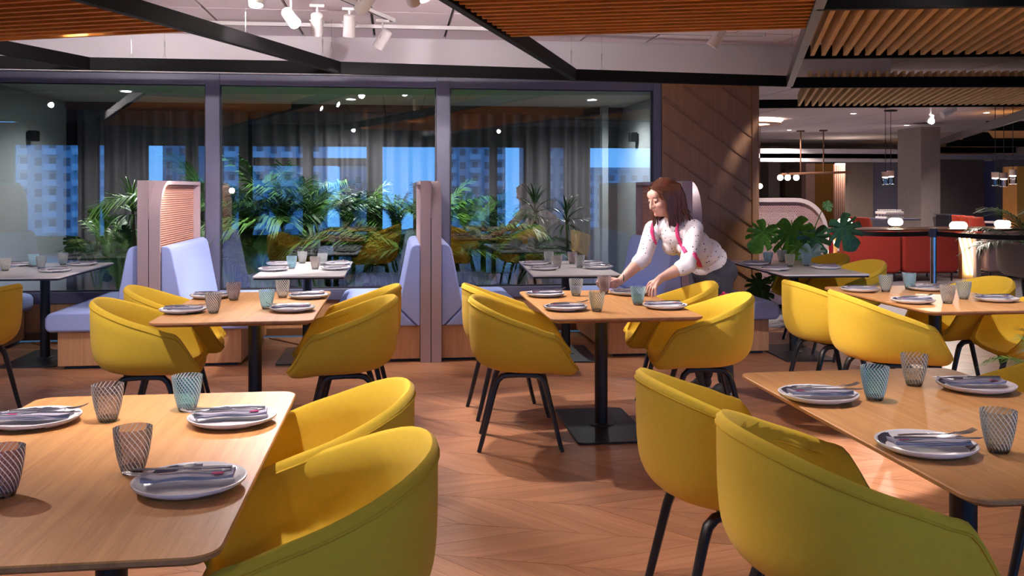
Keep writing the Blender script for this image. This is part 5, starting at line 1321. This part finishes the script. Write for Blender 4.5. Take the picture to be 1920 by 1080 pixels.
# collar
cl = MB()
for s in (-1, 1):
    a0 = nck+upt*.022-tf*.05+ts*s*.02; a1 = nck+upt*.02+ts*s*.060; a2 = nck+tf*.062+ts*s*.022-upt*.012; a3 = nck+tf*.085+ts*s*.055-upt*.05; a4 = nck+ts*s*.082-upt*.018+tf*.02; a5 = nck-tf*.065+ts*s*.03-upt*.005
    th = tf*.004+upt*.003
    cl.add([a0, a1, a2, a3, a4, a5]+[p+th for p in (a0, a1, a2, a3, a4, a5)], [(0, 1, 4, 5), (1, 2, 3, 4), (6, 11, 10, 7), (7, 10, 9, 8), (2, 8, 9, 3), (3, 9, 10, 4), (4, 10, 11, 5), (0, 6, 7, 1), (1, 7, 8, 2), (0, 5, 11, 6)])
part('collar', cl, 'dotted_shirt', 40)
# straps laid over the shirt
bvh = BVHTree.FromPolygons([v.co+root.location for v in shirt.data.vertices], [p.vertices[:] for p in shirt.data.polygons])
def strap(path, w=.017):
    pts = []
    for i in range(len(path)-1):
        for k in range(5):
            t = k/5; pts.append((path[i][0]+(path[i+1][0]-path[i][0])*t, path[i][1]+(path[i+1][1]-path[i][1])*t))
    pts.append(path[-1]); C_ = []
    for p in pts:
        o = Vector((0, 0, EYE)); d = (D(p[0], p[1], 6)-o).normalized(); hit, nrm, *_ = bvh.ray_cast(o, d)
        if hit: C_.append((hit, nrm))
    rows = []
    for i, (c, nn) in enumerate(C_):
        tdir = (C_[min(i+1, len(C_)-1)][0]-C_[max(i-1, 0)][0]).normalized(); wv = tdir.cross(nn).normalized()*w
        rows.append([c-wv+nn*.002, c-wv*.6+nn*.006, c+wv*.6+nn*.006, c+wv+nn*.002])
    o = part('strap', MB().grid(rows), 'magenta_cloth', 60); sm = o.modifiers.new('thickness', 'SOLIDIFY'); sm.thickness = .003
strap([(1231, 408), (1224, 420), (1222, 436), (1226, 449), (1236, 470)], .013); strap([(1272, 416), (1269, 430), (1271, 444), (1277, 458), (1286, 474)], .013); strap([(1301, 474), (1306, 484), (1313, 500)], .017)
# trousers, shoes, bow
tr = MB(); PXs = (tf, ts, upt)
ell(tr, pel-upt*.01, (fh, side, Vector((0, 0, 1))), (.138, .168, .115)); ell(tr, pel+upt*.065, TX, (.120, .150, .05))
limb(tr, [LH, LH.lerp(LK, .4), LK, LK.lerp(LA, .5), LA+Vector((0, 0, .03))], [.100, .092, .070, .062, .056]); limb(tr, [RH, RH.lerp(RK, .4), RK, RK.lerp(RA, .5), RA+Vector((0, 0, .03))], [.100, .092, .070, .062, .056])
blob_obj('trousers', tr, 'trousers_navy', root, .007, 4)
for A in (LA, RA):
    f2 = Vector((fh.x, fh.y, 0)).normalized(); s2 = Vector((-f2.y, f2.x, 0)); g0 = Vector((A.x, A.y, 0)); FX = (f2, s2, Vector((0, 0, 1)))
    sm = MB(); ell(sm, g0+f2*.09+Vector((0, 0, .046)), FX, (.095, .042, .030)); ell(sm, g0+Vector((0, 0, .055)), FX, (.052, .040, .045)); ell(sm, g0+f2*.05+Vector((0, 0, .062)), FX, (.07, .036, .035)); limb(sm, [g0+Vector((0, 0, .06)), g0+Vector((0, 0, .105))], [.042, .042])
    sh_ = blob_obj('shoe', sm, 'shoe_black', root, .005, 3)
    so = MB(); R_ = [(f2*(.07+.122*cos(t))+s2*(.044*sin(t)*(1.0+.12*cos(t)))) for t in [2*pi*k/24 for k in range(24)]]
    so.add([g0+p for p in R_]+[g0+p+Vector((0, 0, .024)) for p in R_], [tuple(range(23, -1, -1)), tuple(range(24, 48))]+[(k, (k+1) % 24, 24+(k+1) % 24, 24+k) for k in range(24)])
    part('sole', so, 'shoe_sole', 40, sh_)
bw = MB(); bc = D(1358, 557, 6.08)
for k in range(5):
    a = 2*pi*k/5+.5; c = bc+cv(.022*cos(a), .022*sin(a), 0); bw.ball(c, .015, 8, (1, .5, 1))
bw.ball(bc, .010, 8); part('bow', bw, 'magenta_cloth', 60)
part('bracelet', MB().tube([RW+cv(.001, 0, 0)+cv(.0, .028*sin(t), .028*cos(t))+(RW-RE).normalized()*-.01 for t in [2*pi*k/16 for k in range(17)]], .003, 6, caps=False), 'shoe_black')
tumbler(gc.x, gc.y, TZ+.006, 'plum', 'plum swirled glass tumbler held in the woman\'s right hand')
# ================================================================== PARQUET
def parquet():
    ang = radians(-19); a = radians(33); cw = .335; pl = .168          # row width, plank pitch along the seam
    ca, sa = cos(ang), sin(ang)
    sh = cw/math.tan(a)
    gap = .0012
    def para(sgn):
        o = [(gap, gap), (pl-gap, gap), (pl-gap+sgn*sh, cw-gap), (gap+sgn*sh, cw-gap)]
        return o
    meshes = {}
    for sgn in (-1, 1):
        c = (pl/2+sgn*sh/2, cw/2); P = para(sgn)
        dr = Vector((sgn*sh, cw)).normalized(); ax = dr; ay = Vector((-dr.y, dr.x))
        Q = [((Vector(p)-Vector(c)).dot(ax), (Vector(p)-Vector(c)).dot(ay)) for p in P]
        meshes[sgn] = (MB().prism(Q, -.012, 0, lambda u, v, w: (u, v, w)).mesh('plank_%d' % sgn, 0), c, atan2(dr.y, dr.x), Q)
        meshes[sgn][0].materials.append(MT['floor_plank'])
    cand = []
    for r in range(-60, 60):
        sgn = 1 if r % 2 == 0 else -1
        me, c, rot, Q = meshes[sgn]; off = 0 if sgn > 0 else sh
        for k in range(-120, 120):
            u = k*pl+off+c[0]; v = r*cw+c[1]
            X = u*ca-v*sa+1.0; Y = u*sa+v*ca+4.0
            if not (-8.7 < X < 10.5 and -3.0 < Y < YW-.32): continue
            cand.append((X, Y, sgn))
    bpy.context.view_layer.update(); dg = bpy.context.evaluated_depsgraph_get()
    vis = []; org = Vector((0, 0, EYE))
    for i, (X, Y, sgn) in enumerate(cand):
        px, py, Zc = PX((X, Y, 0)) if (X*ST+Y*CT) > .5 else (-9999, 0, 1)
        if not (-40 < px < 1960 and py < 1120): continue
        hit = 0; rot = meshes[sgn][2]+ang
        for t in (-.2, 0, .2):
            p = Vector((X+cos(rot)*t, Y+sin(rot)*t, .001)); d = p-org; L = d.length
            ok, loc, *_ = S.ray_cast(dg, org, d.normalized(), distance=L-.02)
            if not ok: hit += 1
        if hit: vis.append((hit/Zc**3, i))
    vis.sort(reverse=True); pick = set(i for _, i in vis[:300])
    field = MB()
    for i, (X, Y, sgn) in enumerate(cand):
        me, c, rot, Q = meshes[sgn]; R = rot+ang
        if i in pick: link('plank', me, None, fl, (X, Y, random.uniform(-.0006, 0)), R)
        else:
            dzz = random.uniform(-.0006, 0); M = Matrix.Translation((X, Y, dzz)) @ Matrix.Rotation(R, 4, 'Z')
            field.prism(Q, -.012, 0, lambda u, v, w: M @ Vector((u, v, w)))
    obj('plank_field', field, 'floor_plank_far', fl, smooth=0, kind='stuff')
parquet()
